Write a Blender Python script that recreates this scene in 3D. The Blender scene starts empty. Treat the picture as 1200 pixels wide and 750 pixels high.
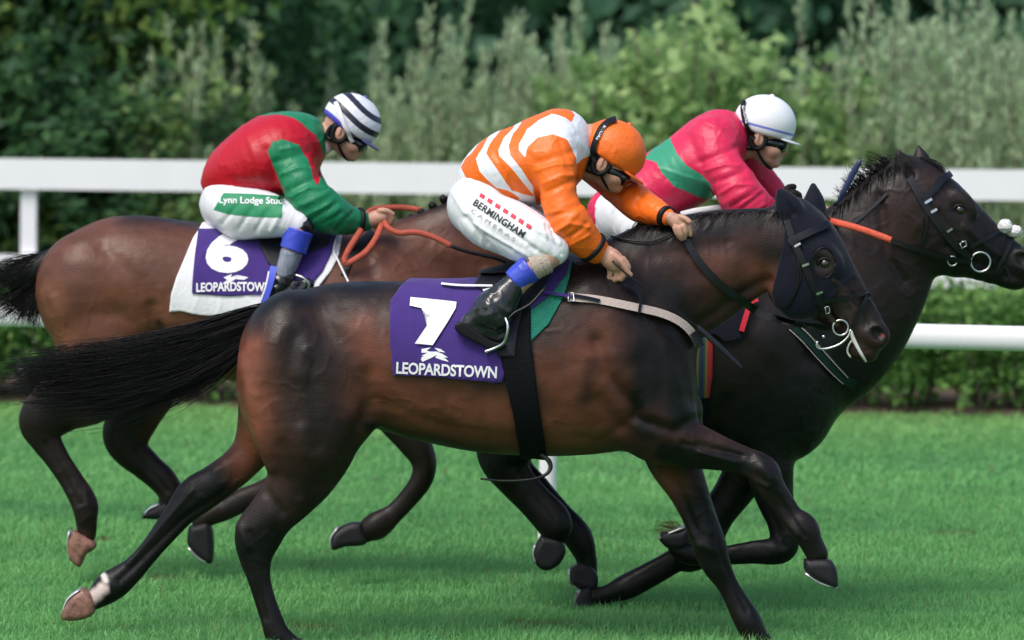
import bpy, bmesh, math, random
import numpy as np
from mathutils import Vector, Matrix

random.seed(4); RNG = np.random.default_rng(7)
SC = bpy.context.scene
COL = SC.collection
rad = math.radians

# ---------------------------------------------------------------- camera
CAM = np.array([0.0, -15.0, 2.0])
FPX = 4800.0                                   # focal length for a 1200 px wide frame
PITCH = math.atan(255.0 / 4800.0); ROLL = rad(0.7)
_F = np.array([0, math.cos(PITCH), -math.sin(PITCH)])
_U0 = np.array([0, math.sin(PITCH), math.cos(PITCH)]); _R0 = np.array([1.0, 0, 0])
_R = _R0 * math.cos(ROLL) + _U0 * math.sin(ROLL)
_U = -_R0 * math.sin(ROLL) + _U0 * math.cos(ROLL)
cam = bpy.data.cameras.new('camera'); cam_o = bpy.data.objects.new('camera', cam); COL.objects.link(cam_o)
cam.sensor_width = 36; cam.lens = 36 * FPX / 1200; cam.clip_end = 600; cam.clip_start = .5
cam_o.matrix_world = Matrix(((_R[0], _U[0], -_F[0], CAM[0]), (_R[1], _U[1], -_F[1], CAM[1]), (_R[2], _U[2], -_F[2], CAM[2]), (0, 0, 0, 1)))
cam.dof.use_dof = True; cam.dof.focus_distance = 15.0; cam.dof.aperture_fstop = 2.7
SC.camera = cam_o

# ---------------------------------------------------------------- daylight: soft, high, hazy sun from the camera's left
SUN_EL, SUN_AZ = rad(56), rad(218)             # azimuth the light comes from, clockwise from +y
w = bpy.data.worlds.new('World'); SC.world = w; w.use_nodes = True
nt = w.node_tree; nt.nodes.clear()
sky = nt.nodes.new('ShaderNodeTexSky'); sky.sky_type = 'NISHITA'; sky.sun_disc = False
sky.sun_elevation = SUN_EL; sky.sun_rotation = SUN_AZ; sky.dust_density = 3.0; sky.air_density = 1.2
bg = nt.nodes.new('ShaderNodeBackground'); bg.inputs[1].default_value = 0.125
wo = nt.nodes.new('ShaderNodeOutputWorld')
nt.links.new(sky.outputs[0], bg.inputs[0]); nt.links.new(bg.outputs[0], wo.inputs[0])
sun = bpy.data.lights.new('sun', 'SUN'); sun.energy = 1.45; sun.angle = rad(26); sun.color = (1.0, .96, .9)
sun_o = bpy.data.objects.new('sun', sun); COL.objects.link(sun_o)
_d = Vector((math.sin(SUN_AZ) * math.cos(SUN_EL), math.cos(SUN_AZ) * math.cos(SUN_EL), math.sin(SUN_EL)))
sun_o.rotation_euler = _d.to_track_quat('Z', 'Y').to_euler()
SC.view_settings.view_transform = 'Standard'; SC.view_settings.look = 'None'
SC.view_settings.exposure = 0.6; SC.view_settings.gamma = 1
SC.cycles.max_bounces = 6; SC.cycles.diffuse_bounces = 3; SC.cycles.transparent_max_bounces = 6

# ---------------------------------------------------------------- measuring: photo pixel + distance -> point in the place
def P(px, py, y=0.0):
    d = _F + (px - 600) / FPX * _R + (375 - py) / FPX * _U
    return CAM + d * ((y - CAM[1]) / d[1])
def S(y=0.0): return FPX / (y - CAM[1])        # pixels per metre at that distance
def PA(a, y=0.0):                              # array version; y scalar or array
    a = np.asarray(a, float); y = np.broadcast_to(np.asarray(y, float), a.shape[:1])
    d = _F[None] + ((a[:, 0] - 600) / FPX)[:, None] * _R[None] + ((375 - a[:, 1]) / FPX)[:, None] * _U[None]
    return CAM[None] + d * ((y - CAM[1]) / d[:, 1])[:, None]
def PIX(p):
    v = np.asarray(p, float) - CAM; z = v @ _F
    return np.stack([600 + FPX * (v @ _R) / z, 375 - FPX * (v @ _U) / z], -1)
def crom(pts, n):                              # Catmull-Rom through rows of pts
    p = np.asarray(pts, float)
    if len(p) == 2: n = max(n, 1)
    e = np.vstack([2 * p[0] - p[1], p, 2 * p[-1] - p[-2]]); out = []
    for i in range(1, len(e) - 2):
        for j in range(n):
            t = j / n
            out.append(.5 * ((2 * e[i]) + (-e[i-1] + e[i+1]) * t + (2*e[i-1] - 5*e[i] + 4*e[i+1] - e[i+2]) * t*t + (-e[i-1] + 3*e[i] - 3*e[i+1] + e[i+2]) * t**3))
    out.append(p[-1]); return np.array(out)

# ---------------------------------------------------------------- numpy value noise
_g = np.random.default_rng(3).normal(size=(32, 32, 32, 3)); _H = (_g / np.linalg.norm(_g, axis=-1, keepdims=True)).astype(np.float32)
def vnoise(p, f=1.0, off=0.0):                  # gradient noise, about -1..1
    p = np.asarray(p, float) * f + off
    p = p @ np.array([[.8, .36, -.48], [-.6, .48, -.64], [0, .8, .6]]).T + 100.37   # turned off the axes
    i = np.floor(p).astype(int); t = p - i; s_ = t*t*t*(t*(t*6-15)+10); i &= 31; j = (i + 1) & 31; r = 0
    for a in (0, 1):
        for b in (0, 1):
            for c in (0, 1):
                g = _H[(j if a else i)[..., 0], (j if b else i)[..., 1], (j if c else i)[..., 2]]
                d = (g * (t - np.array([a, b, c]))).sum(-1)
                r = r + d * (s_[..., 0] if a else 1-s_[..., 0]) * (s_[..., 1] if b else 1-s_[..., 1]) * (s_[..., 2] if c else 1-s_[..., 2])
    return r * 1.6
def fbm(p, f=1.0, n=3, off=0.0):
    s = 0; a = 1
    for k in range(n): s = s + a * vnoise(p, f * 2**k, off + 7.37 * k); a *= .5
    return s

# ---------------------------------------------------------------- one continuous surface from blended muscles and limbs
class Field:
    def __init__(s, lo, hi, h):
        s.lo = np.asarray(lo, float); s.h = h
        n = np.ceil((np.asarray(hi) - s.lo) / h).astype(int) + 1
        s.ax = [s.lo[i] + h * np.arange(n[i]) for i in range(3)]; s.n = n
        s.f = np.full(n, 1.0, np.float32)
    def box(s, lo, hi):
        a = np.clip(np.floor((np.asarray(lo) - s.lo) / s.h).astype(int), 0, s.n - 1)
        b = np.clip(np.ceil((np.asarray(hi) - s.lo) / s.h).astype(int) + 1, 1, s.n)
        return tuple(slice(int(a[i]), int(b[i])) for i in range(3))
    def grids(s, sl):
        return (s.ax[0][sl[0]][:, None, None].astype(np.float32), s.ax[1][sl[1]][None, :, None].astype(np.float32), s.ax[2][sl[2]][None, None, :].astype(np.float32))
    def smin(s, sl, d, k):
        a = s.f[sl]
        if k <= 0: s.f[sl] = np.minimum(a, d); return
        h = np.clip(.5 + .5 * (a - d) / k, 0, 1); s.f[sl] = a + (d - a) * h - k * h * (1 - h)
    def carve(s, sl, d, k):                    # smooth subtraction of d
        a = s.f[sl]; h = np.clip(.5 - .5 * (a + d) / k, 0, 1); s.f[sl] = a + (-d - a) * h + k * h * (1 - h)
    def chain(s, st, k=.03, n=3, carve=False):
        """st rows: x,y,z,r,q  (q = sideways radius / r)"""
        st = np.asarray(st, float); c = crom(st, n) if len(st) > 1 else np.vstack([st, st + 1e-5])
        m = (c[:, 3] * np.maximum(1, c[:, 4])).max() + k + 3 * s.h
        full = s.box(c[:, :3].min(0) - m, c[:, :3].max(0) + m)
        D = np.full([x.stop - x.start for x in full], 1.0, np.float32)
        for a, b in zip(c[:-1], c[1:]):
            mm = max(a[3] * max(1, a[4]), b[3] * max(1, b[4])) + k + 2.5 * s.h
            sl = s.box(np.minimum(a[:3], b[:3]) - mm, np.maximum(a[:3], b[:3]) + mm)
            if any(x.stop <= x.start for x in sl): continue
            X, Y, Z = s.grids(sl); e = (b - a); L = float((e[:3] ** 2).sum()) + 1e-12
            t = np.clip(((X - a[0]) * e[0] + (Y - a[1]) * e[1] + (Z - a[2]) * e[2]) / L, 0, 1).astype(np.float32)
            q = a[4] + e[4] * t; dx = X - a[0] - e[0]*t; dy = (Y - a[1] - e[1]*t) / q; dz = Z - a[2] - e[2]*t
            v2 = dx*dx + dz*dz; v = np.sqrt(v2 + dy*dy) + 1e-6; vv = np.sqrt(v2 + (dy/q)**2) + 1e-6
            d = (v - (a[3] + e[3]*t)) * v / vv
            ls = tuple(slice(x.start - f.start, x.stop - f.start) for x, f in zip(sl, full))
            D[ls] = np.minimum(D[ls], d)
        (s.carve if carve else s.smin)(full, D, k)
    def ell(s, c, r, ang=0, k=.03, carve=False):
        """ellipsoid; ang turns it in the x-z plane"""
        m = max(r) + k + 3 * s.h; sl = s.box(np.asarray(c) - m, np.asarray(c) + m)
        if any(x.stop <= x.start for x in sl): return
        X, Y, Z = s.grids(sl); ca, sa = math.cos(ang), math.sin(ang)
        x = (X - c[0]) * ca + (Z - c[2]) * sa; z = -(X - c[0]) * sa + (Z - c[2]) * ca; y = Y - c[1]
        k0 = np.sqrt((x/r[0])**2 + (y/r[1])**2 + (z/r[2])**2) + 1e-6
        k1 = np.sqrt((x/r[0]**2)**2 + (y/r[1]**2)**2 + (z/r[2]**2)**2) + 1e-6
        (s.carve if carve else s.smin)(sl, (k0 * (k0 - 1) / k1).astype(np.float32), k)
    def blur(s, n=2):
        for _ in range(n):
            for ax in range(3):
                f = np.moveaxis(s.f, ax, 0); c = f.copy(); f[1:-1] = .25 * c[:-2] + .5 * c[1:-1] + .25 * c[2:]
    def sample(s, p):
        g = (np.asarray(p) - s.lo) / s.h; i = np.clip(np.floor(g).astype(int), 0, s.n - 2); t = np.clip(g - i, 0, 1)
        r = 0
        for a in (0, 1):
            for b in (0, 1):
                for c in (0, 1):
                    wgt = (t[:, 0] if a else 1-t[:, 0]) * (t[:, 1] if b else 1-t[:, 1]) * (t[:, 2] if c else 1-t[:, 2])
                    r = r + wgt * s.f[i[:, 0]+a, i[:, 1]+b, i[:, 2]+c]
        return r
    def front(s, px, off=0.0, y0=0.0, it=3):
        """photo pixels -> points lying on the near side of the surface (off = height above it); misses take y0"""
        px = np.asarray(px, float); y = np.full(len(px), y0)
        ys = s.ax[1]
        for _ in range(it):
            p = PA(px, y)
            ix = np.clip(((p[:, 0] - s.lo[0]) / s.h), 0, s.n[0] - 1.001); iz = np.clip(((p[:, 2] - s.lo[2]) / s.h), 0, s.n[2] - 1.001)
            i0 = ix.astype(int); k0 = iz.astype(int); tx = (ix - i0)[:, None]; tz = (iz - k0)[:, None]
            c = (s.f[i0, :, k0]*(1-tx) + s.f[i0+1, :, k0]*tx)*(1-tz) + (s.f[i0, :, k0+1]*(1-tx) + s.f[i0+1, :, k0+1]*tx)*tz - off
            neg = c < 0; hit = neg.any(1); j = np.clip(neg.argmax(1), 1, None); r = np.arange(len(px))
            a, b = c[r, j-1], c[r, j]; t = np.where(hit, a / (a - b + 1e-9), 0)
            jm = c.argmin(1)
            y = np.where(hit, ys[j-1] + s.h * np.clip(t, 0, 1), ys[jm])
        return PA(px, y)
    def mesh(s, smooth=2, f=None):
        f = s.f if f is None else f; g = f < 0
        ins = [g[:-1, :-1, :-1], g[1:, :-1, :-1], g[:-1, 1:, :-1], g[1:, 1:, :-1], g[:-1, :-1, 1:], g[1:, :-1, 1:], g[:-1, 1:, 1:], g[1:, 1:, 1:]]
        any_ = ins[0].copy(); all_ = ins[0].copy()
        for q in ins[1:]: any_ |= q; all_ &= q
        act = any_ & ~all_; idx = np.argwhere(act); N = len(idx)
        lut = np.full(act.shape, -1, np.int32); lut[act] = np.arange(N)
        C = [(0,0,0),(1,0,0),(0,1,0),(1,1,0),(0,0,1),(1,0,1),(0,1,1),(1,1,1)]
        V = [f[idx[:, 0]+c[0], idx[:, 1]+c[1], idx[:, 2]+c[2]].astype(np.float64) for c in C]
        acc = np.zeros((N, 3)); cnt = np.zeros(N)
        for a, b in ((0,1),(2,3),(4,5),(6,7),(0,2),(1,3),(4,6),(5,7),(0,4),(1,5),(2,6),(3,7)):
            m = (V[a] < 0) != (V[b] < 0); t = np.where(m, V[a] / np.where(m, V[a] - V[b], 1), 0)
            pa, pb = np.array(C[a]), np.array(C[b])
            acc += np.where(m[:, None], pa + (pb - pa) * t[:, None], 0); cnt += m
        v = s.lo + s.h * (idx + acc / cnt[:, None])
        F = []
        for ax, (u, w_) in ((0, (1, 2)), (1, (2, 0)), (2, (0, 1))):
            sl0 = [slice(None)] * 3; sl1 = [slice(None)] * 3; sl0[ax] = slice(None, -1); sl1[ax] = slice(1, None)
            A, B = g[tuple(sl0)], g[tuple(sl1)]; e = np.argwhere(A != B)
            if not len(e): continue
            e = e[(e[:, u] > 0) & (e[:, w_] > 0) & (e[:, u] < act.shape[u]) & (e[:, w_] < act.shape[w_])]
            du = np.zeros(3, int); du[u] = 1; dw = np.zeros(3, int); dw[w_] = 1
            q = [lut[tuple((e - x).T)] for x in (du + dw, dw, 0 * du, du)]
            q = np.stack(q, 1); flip = ~A[tuple(e.T)]; q[flip] = q[flip][:, ::-1]; F.append(q)
        F = np.concatenate(F); F = F[(F >= 0).all(1)]
        E = np.concatenate([F[:, [0,1]], F[:, [1,2]], F[:, [2,3]], F[:, [3,0]]]); a = np.concatenate([E[:, 0], E[:, 1]]); b = np.concatenate([E[:, 1], E[:, 0]])
        dg = np.bincount(a, minlength=N).clip(1)[:, None]
        for it in range(smooth):
            for lam in (.55, -.5):
                m = np.stack([np.bincount(a, v[b, i], minlength=N) for i in range(3)], 1) / dg
                v = v + lam * (m - v)
        return v, F

def normals(v, F):
    n = np.zeros_like(v); fn = np.cross(v[F[:, 2]] - v[F[:, 0]], v[F[:, -1]] - v[F[:, 1]])
    for i in range(F.shape[1]):
        for c in range(3): n[:, c] += np.bincount(F[:, i], fn[:, c], minlength=len(v))
    return n / (np.linalg.norm(n, axis=1)[:, None] + 1e-12)

# ---------------------------------------------------------------- objects
def tag(o, label=None, cat=None, group=None, kind=None):
    for k_, v_ in (('label', label), ('category', cat), ('group', group), ('kind', kind)):
        if v_: o[k_] = v_
    return o
def empty(name, loc, label, cat, group=None):
    o = bpy.data.objects.new(name, None); COL.objects.link(o); o.location = Vector(loc); o.empty_display_size = .1
    bpy.context.view_layer.update if False else None
    return tag(o, label, cat, group)
def mesh_obj(name, v, F, mat, parent=None, smooth=True, attrs=None, cols=None):
    me = bpy.data.meshes.new(name); v = np.asarray(v, np.float32)
    off = np.array(parent_loc(parent), np.float32)
    v = v - off
    if isinstance(F, np.ndarray):
        me.vertices.add(len(v)); me.vertices.foreach_set('co', v.ravel())
        k = F.shape[1]; me.loops.add(F.size); me.loops.foreach_set('vertex_index', F.astype(np.int32).ravel())
        me.polygons.add(len(F)); me.polygons.foreach_set('loop_start', (np.arange(len(F)) * k).astype(np.int32)); me.polygons.foreach_set('loop_total', np.full(len(F), k, np.int32))
        me.update(calc_edges=True)
    else:
        me.from_pydata([tuple(map(float, x)) for x in v], [], F); me.update()
    me.polygons.foreach_set('use_smooth', np.full(len(me.polygons), smooth))
    for nm, a in (attrs or {}).items():
        at = me.attributes.new(nm, 'FLOAT', 'POINT'); at.data.foreach_set('value', np.asarray(a, np.float32))
    for nm, a in (cols or {}).items():
        at = me.attributes.new(nm, 'FLOAT_COLOR', 'POINT'); a = np.asarray(a, np.float32)
        if a.shape[1] == 3: a = np.hstack([a, np.ones((len(a), 1), np.float32)])
        at.data.foreach_set('color', a.ravel())
    if mat: me.materials.append(mat)
    o = bpy.data.objects.new(name, me); COL.objects.link(o)
    if parent: o.parent = parent
    return o
def parent_loc(p):
    l = Vector((0, 0, 0))
    while p: l = l + p.location; p = p.parent
    return l

class MB:                                       # collects simple shapes into one mesh
    def __init__(s): s.v = []; s.f = []
    def add(s, v, f):
        o = len(s.v); s.v += [tuple(map(float, x)) for x in v]; s.f += [tuple(i + o for i in q) for q in f]
    def box(s, c, sz, m=None):
        c = np.array(c, float); sz = np.array(sz) / 2
        v = [c + sz * np.array(q) if m is None else c + m @ (sz * np.array(q)) for q in ((-1,-1,-1),(1,-1,-1),(1,1,-1),(-1,1,-1),(-1,-1,1),(1,-1,1),(1,1,1),(-1,1,1))]
        s.add(v, [(0,3,2,1),(4,5,6,7),(0,1,5,4),(1,2,6,5),(2,3,7,6),(3,0,4,7)])
    def tube(s, pts, r, n=8, n2=1, flat=1.0, closed=False):
        p = crom(pts, n2) if n2 > 1 else np.asarray(pts, float); m = len(p)
        r = np.interp(np.linspace(0, 1, m), np.linspace(0, 1, len(np.atleast_1d(r))), np.atleast_1d(r)) if np.ndim(r) else np.full(m, r)
        T = np.gradient(p, axis=0); T /= np.linalg.norm(T, axis=1)[:, None] + 1e-9
        if closed: T[0] = T[-1] = (p[1] - p[-2]) / (np.linalg.norm(p[1] - p[-2]) + 1e-9)
        up = np.array([0, 1.0, 0]); V = []
        for i in range(m):
            u = up - T[i] * (up @ T[i])
            if np.linalg.norm(u) < .05: u = np.array([0, 0, 1.0]) - T[i] * T[i][2]
            u /= np.linalg.norm(u); w_ = np.cross(T[i], u)
            for j in range(n):
                a = 2 * math.pi * j / n; V.append(p[i] + r[i] * (math.cos(a) * u * flat + math.sin(a) * w_))
        f = [(i*n + j, i*n + (j+1) % n, (i+1)*n + (j+1) % n, (i+1)*n + j) for i in range(m - 1) for j in range(n)]
        if not closed: f += [tuple(range(n))[::-1], tuple((m-1)*n + j for j in range(n))]
        s.add(V, f)
    def lathe(s, c, prof, axis=(0, 0, 1), n=20):
        ax = Vector(axis).normalized(); M = ax.to_track_quat('Z', 'Y').to_matrix(); V = []; m = len(prof)
        for (r, z) in prof:
            for j in range(n):
                a = 2 * math.pi * j / n; V.append(np.array(c) + np.array(M @ Vector((r*math.cos(a), r*math.sin(a), z))))
        f = [(i*n + j, i*n + (j+1) % n, (i+1)*n + (j+1) % n, (i+1)*n + j) for i in range(m-1) for j in range(n)] + [tuple(range(n))[::-1], tuple((m-1)*n + j for j in range(n))]
        s.add(V, f)
    def build(s, name, mat, parent=None, smooth=True):
        return mesh_obj(name, np.array(s.v), s.f, mat, parent, smooth)

def strap(name, mat, px, w_, field=None, off=.004, th=.004, y0=0.0, parent=None, n2=6, ys=None):
    """a flat strap of width w_ (m) along photo points, lying on field's near side (or at depth y0 / ys)"""
    c = crom(px, n2); T = np.gradient(c, axis=0); T /= np.linalg.norm(T, axis=1)[:, None] + 1e-9; N = np.stack([-T[:, 1], T[:, 0]], 1)
    ww = np.interp(np.linspace(0, 1, len(c)), np.linspace(0, 1, len(np.atleast_1d(w_))), np.atleast_1d(w_))
    if ys is not None: yy = crom(np.array(ys)[:, None] if np.ndim(ys) == 1 else ys, n2)[:, 0]
    V = []
    for k in (-1, -.33, .33, 1):
        e = c + N * (ww * .5 * S(y0) * k)[:, None]
        if field is not None: q = field.front(e, off, y0)
        else: q = PA(e, yy if ys is not None else y0)
        V.append(q)
    if field is not None:                       # keep the strap from diving in at silhouettes
        Y = np.stack([q[:, 1] for q in V]); bad = np.stack([np.abs(field.sample(q) - off) > .012 for q in V])
        Ym = np.where(bad, np.nan, Y); ctr = np.array([np.nan if np.isnan(Ym[:, i]).all() else np.nanmedian(Ym[:, i]) for i in range(Y.shape[1])])
        ok = ~np.isnan(ctr); idx = np.arange(len(ctr)); ctr = np.interp(idx, idx[ok], ctr[ok]) if ok.any() else np.median(Y, 0)
        Y = np.where(bad, ctr[None], Y); Y = np.clip(Y, ctr[None] - .03, ctr[None] + .03)
        for _ in range(2): Y[:, 1:-1] = .25*Y[:, :-2] + .5*Y[:, 1:-1] + .25*Y[:, 2:]
        V = [PA(c + N * (ww * .5 * S(y0) * k)[:, None], Y[i]) for i, k in enumerate((-1, -.33, .33, 1))]
    m = len(c); top = np.concatenate(V); bot = top + np.array([0, th + .004, 0]); top = top - np.array([0, th * .5, 0]); v = np.concatenate([top, bot]); B = 4 * m; f = []
    for k in range(3):
        for i in range(m - 1):
            a, b, c_, d = k*m+i, k*m+i+1, (k+1)*m+i+1, (k+1)*m+i
            f.append((a, b, c_, d)); f.append((B+d, B+c_, B+b, B+a))
    for i in range(m - 1): f.append((B+i, B+i+1, i+1, i)); f.append((3*m+i, 3*m+i+1, B+3*m+i+1, B+3*m+i))
    for e in (0, m - 1):
        for k in range(3): q = (k*m+e, (k+1)*m+e, B+(k+1)*m+e, B+k*m+e); f.append(q if e == 0 else q[::-1])
    return mesh_obj(name, v, np.array(f), mat, parent, smooth=False)

def inpoly(px, poly):
    x, y = px[..., 0], px[..., 1]; c = np.zeros(x.shape, bool); p = np.asarray(poly, float); n = len(p)
    for i in range(n):
        (x1, y1), (x2, y2) = p[i], p[(i+1) % n]
        if y1 == y2: continue
        c ^= ((y1 > y) != (y2 > y)) & (x < (x2 - x1) * (y - y1) / (y2 - y1) + x1)
    return c
def polydist(px, poly, closed=True):
    """distance in pixels to a polygon's edge, negative inside"""
    d = np.full(px.shape[:-1], 1e9); p = np.asarray(poly, float); n = len(p)
    for i in range(n if closed else n - 1):
        a, b = p[i], p[(i+1) % n]; e = b - a
        t = np.clip(((px - a) @ e) / (e @ e + 1e-9), 0, 1); d = np.minimum(d, np.linalg.norm(px - a - t[..., None] * e, axis=-1))
    return np.where(inpoly(px, poly), -d, d) if closed else d

# ---------------------------------------------------------------- materials
def mat(name, color=(.5, .5, .5), rough=.6, metal=0.0, spec=.5, bump=0.0, bscale=60.0, vary=0.0, vscale=8.0, coat=0.0, sheen=0.0, vcol=None, sss=0.0, detail=3, stretch=None, dist=0.0, bdist=.01, brough=.5):
    m = bpy.data.materials.new(name); m.use_nodes = True; t = m.node_tree; b = t.nodes['Principled BSDF']; L = t.links
    b.inputs['Roughness'].default_value = rough; b.inputs['Metallic'].default_value = metal; b.inputs['Specular IOR Level'].default_value = spec
    b.inputs['Coat Weight'].default_value = coat; b.inputs['Coat Roughness'].default_value = .12
    b.inputs['Sheen Weight'].default_value = sheen
    if sss: b.inputs['Subsurface Weight'].default_value = sss; b.inputs['Subsurface Radius'].default_value = (.02, .008, .004)
    tc = t.nodes.new('ShaderNodeTexCoord'); src = tc.outputs['Object']
    if stretch:
        mp = t.nodes.new('ShaderNodeMapping'); mp.inputs['Scale'].default_value = stretch; L.new(src, mp.inputs[0]); src = mp.outputs[0]
    base = None
    if vcol:
        a = t.nodes.new('ShaderNodeAttribute'); a.attribute_name = vcol; base = a.outputs['Color']
    if vary:
        n = t.nodes.new('ShaderNodeTexNoise'); n.inputs['Scale'].default_value = vscale; n.inputs['Detail'].default_value = 5; L.new(src, n.inputs['Vector'])
        mr = t.nodes.new('ShaderNodeMapRange'); mr.inputs['From Min'].default_value = .25; mr.inputs['From Max'].default_value = .75
        mr.inputs['To Min'].default_value = 1 - vary; mr.inputs['To Max'].default_value = 1 + vary; L.new(n.outputs[0], mr.inputs[0])
        mx = t.nodes.new('ShaderNodeVectorMath'); mx.operation = 'SCALE'
        if base: L.new(base, mx.inputs[0])
        else: mx.inputs[0].default_value = color[:3]
        L.new(mr.outputs[0], mx.inputs['Scale']); base = mx.outputs[0]
    if base: L.new(base, b.inputs['Base Color'])
    else: b.inputs['Base Color'].default_value = (*color[:3], 1)
    if bump:
        n = t.nodes.new('ShaderNodeTexNoise'); n.inputs['Scale'].default_value = bscale; n.inputs['Detail'].default_value = detail; n.inputs['Distortion'].default_value = dist; n.inputs['Roughness'].default_value = brough; L.new(src, n.inputs['Vector'])
        bp = t.nodes.new('ShaderNodeBump'); bp.inputs['Strength'].default_value = bump; bp.inputs['Distance'].default_value = bdist
        L.new(n.outputs[0], bp.inputs['Height']); L.new(bp.outputs[0], b.inputs['Normal'])
    return m
def banded(name, cols, thr, attr='band', **k):
    """colour chosen by thresholds of a per-point distance: crisp woven or printed bands"""
    m = mat(name, cols[0], **k); t = m.node_tree; L = t.links; b = t.nodes['Principled BSDF']
    a = t.nodes.new('ShaderNodeAttribute'); a.attribute_name = attr
    cr = t.nodes.new('ShaderNodeValToRGB'); cr.color_ramp.interpolation = 'CONSTANT'
    while len(cr.color_ramp.elements) < len(cols): cr.color_ramp.elements.new(.5)
    for i, c in enumerate(cols):
        cr.color_ramp.elements[i].position = 0 if i == 0 else thr[i-1]; cr.color_ramp.elements[i].color = (*c, 1)
    for i, c in enumerate(cols): cr.color_ramp.elements[i].position = 0 if i == 0 else thr[i-1]; cr.color_ramp.elements[i].color = (*c, 1)
    L.new(a.outputs['Fac'], cr.inputs[0]); L.new(cr.outputs[0], b.inputs['Base Color'])
    return m
M = {}
M['coat'] = mat('horse_coat', vcol='coat', rough=.42, spec=.26, vary=.30, vscale=16, bump=.16, bscale=210, detail=6, stretch=(.35, 1, 1))
_t = M['coat'].node_tree; _n = _t.nodes.new('ShaderNodeTexNoise'); _n.inputs['Scale'].default_value = 7; _n.inputs['Detail'].default_value = 6; _c = _t.nodes.new('ShaderNodeTexCoord')
_m = _t.nodes.new('ShaderNodeMapRange'); _m.inputs['From Min'].default_value = .3; _m.inputs['From Max'].default_value = .7; _m.inputs['To Min'].default_value = .30; _m.inputs['To Max'].default_value = .56
_t.links.new(_c.outputs['Object'], _n.inputs['Vector']); _t.links.new(_n.outputs[0], _m.inputs[0]); _t.links.new(_m.outputs[0], _t.nodes['Principled BSDF'].inputs['Roughness'])
M['hair'] = mat('black_hair', (.007, .0065, .0075), rough=.5, spec=.22, vary=.4, vscale=40)
M['hoof'] = mat('dark_hoof', (.011, .010, .013), spec=.35, rough=.40, vary=.35, vscale=60, bump=.3, bscale=90, stretch=(1, 1, 5))
M['hoof_pale'] = mat('brown_hoof', (.23, .11, .08), rough=.45, vary=.5, vscale=40, bump=.3, bscale=70)
M['shoe'] = mat('aluminium_shoe', (.62, .62, .63), rough=.38, metal=.8)
M['eye'] = mat('horse_eye', (.012, .006, .004), rough=.04, spec=.8, coat=.6)
M['leather'] = mat('black_leather', (.006, .006, .008), spec=.35, rough=.34, vary=.3, vscale=50, bump=.15, bscale=200)
M['leather_brown'] = mat('dark_brown_leather', (.04, .025, .02), rough=.4, vary=.3, vscale=50)
M['steel'] = mat('polished_steel', (.62, .62, .64), rough=.3, metal=1)
M['white_paint'] = mat('white_plastic_rail', (.88, .88, .90), rough=.38, vary=.03, vscale=4, bump=.03, bscale=12)
# ---------------------------------------------------------------- horses
def ST(rows, y, q=.8, grow=1.0):
    """rows: two outline points in the photo (x1,y1,x2,y2[,q[,dy]]) -> centre, radius, flattening"""
    out = []
    for r in rows:
        x1, y1, x2, y2 = r[:4]; qq = r[4] if len(r) > 4 and r[4] else q; yy = y + (r[5] if len(r) > 5 else 0)
        c = P((x1+x2)/2, (y1+y2)/2, yy); out.append((*c, math.hypot(x2-x1, y2-y1) / 2 / S(yy) * grow, qq))
    return out
def slab(name, poly, y, half, mat_, parent, rnd=.012, h=.005, attrs=None, smooth=2, taper=0.0, top=None):
    """a rounded solid with the traced outline poly (photo px) at depth y and real thickness 2*half"""
    poly = crom(list(poly) + [poly[0]], 4)[:-1] if len(poly) < 12 else poly
    s = S(y); c = np.array([P(a, b, y) for a, b in poly]); m = rnd + 3*h
    lo = c.min(0) - m; hi = c.max(0) + m; lo[1] = y - half - m; hi[1] = y + half + m
    F = Field(lo, hi, h); X, Y, Z = F.grids((slice(None),)*3)
    XZ = np.stack(np.broadcast_arrays(X[:, 0, :], Z[:, 0, :]), -1).astype(float)
    d2 = polydist(XZ, c[:, [0, 2]])[:, None, :] + rnd
    hh = half
    if taper and top is not None:               # thinner towards the photo point top
        tp = P(*top, y); L = np.linalg.norm(c - tp, axis=1).max(); hh = half * (1 - taper * np.clip(1 - np.sqrt((X-tp[0])**2 + (Z-tp[2])**2) / L, 0, 1))
    dy = np.abs(Y - y) - hh + rnd
    F.f = (np.sqrt(np.maximum(d2, 0)**2 + np.maximum(dy, 0)**2) + np.minimum(np.maximum(d2, dy), 0) - rnd).astype(np.float32)
    v, f = F.mesh(smooth)
    return mesh_obj(name, v, f, mat_, parent)

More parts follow.
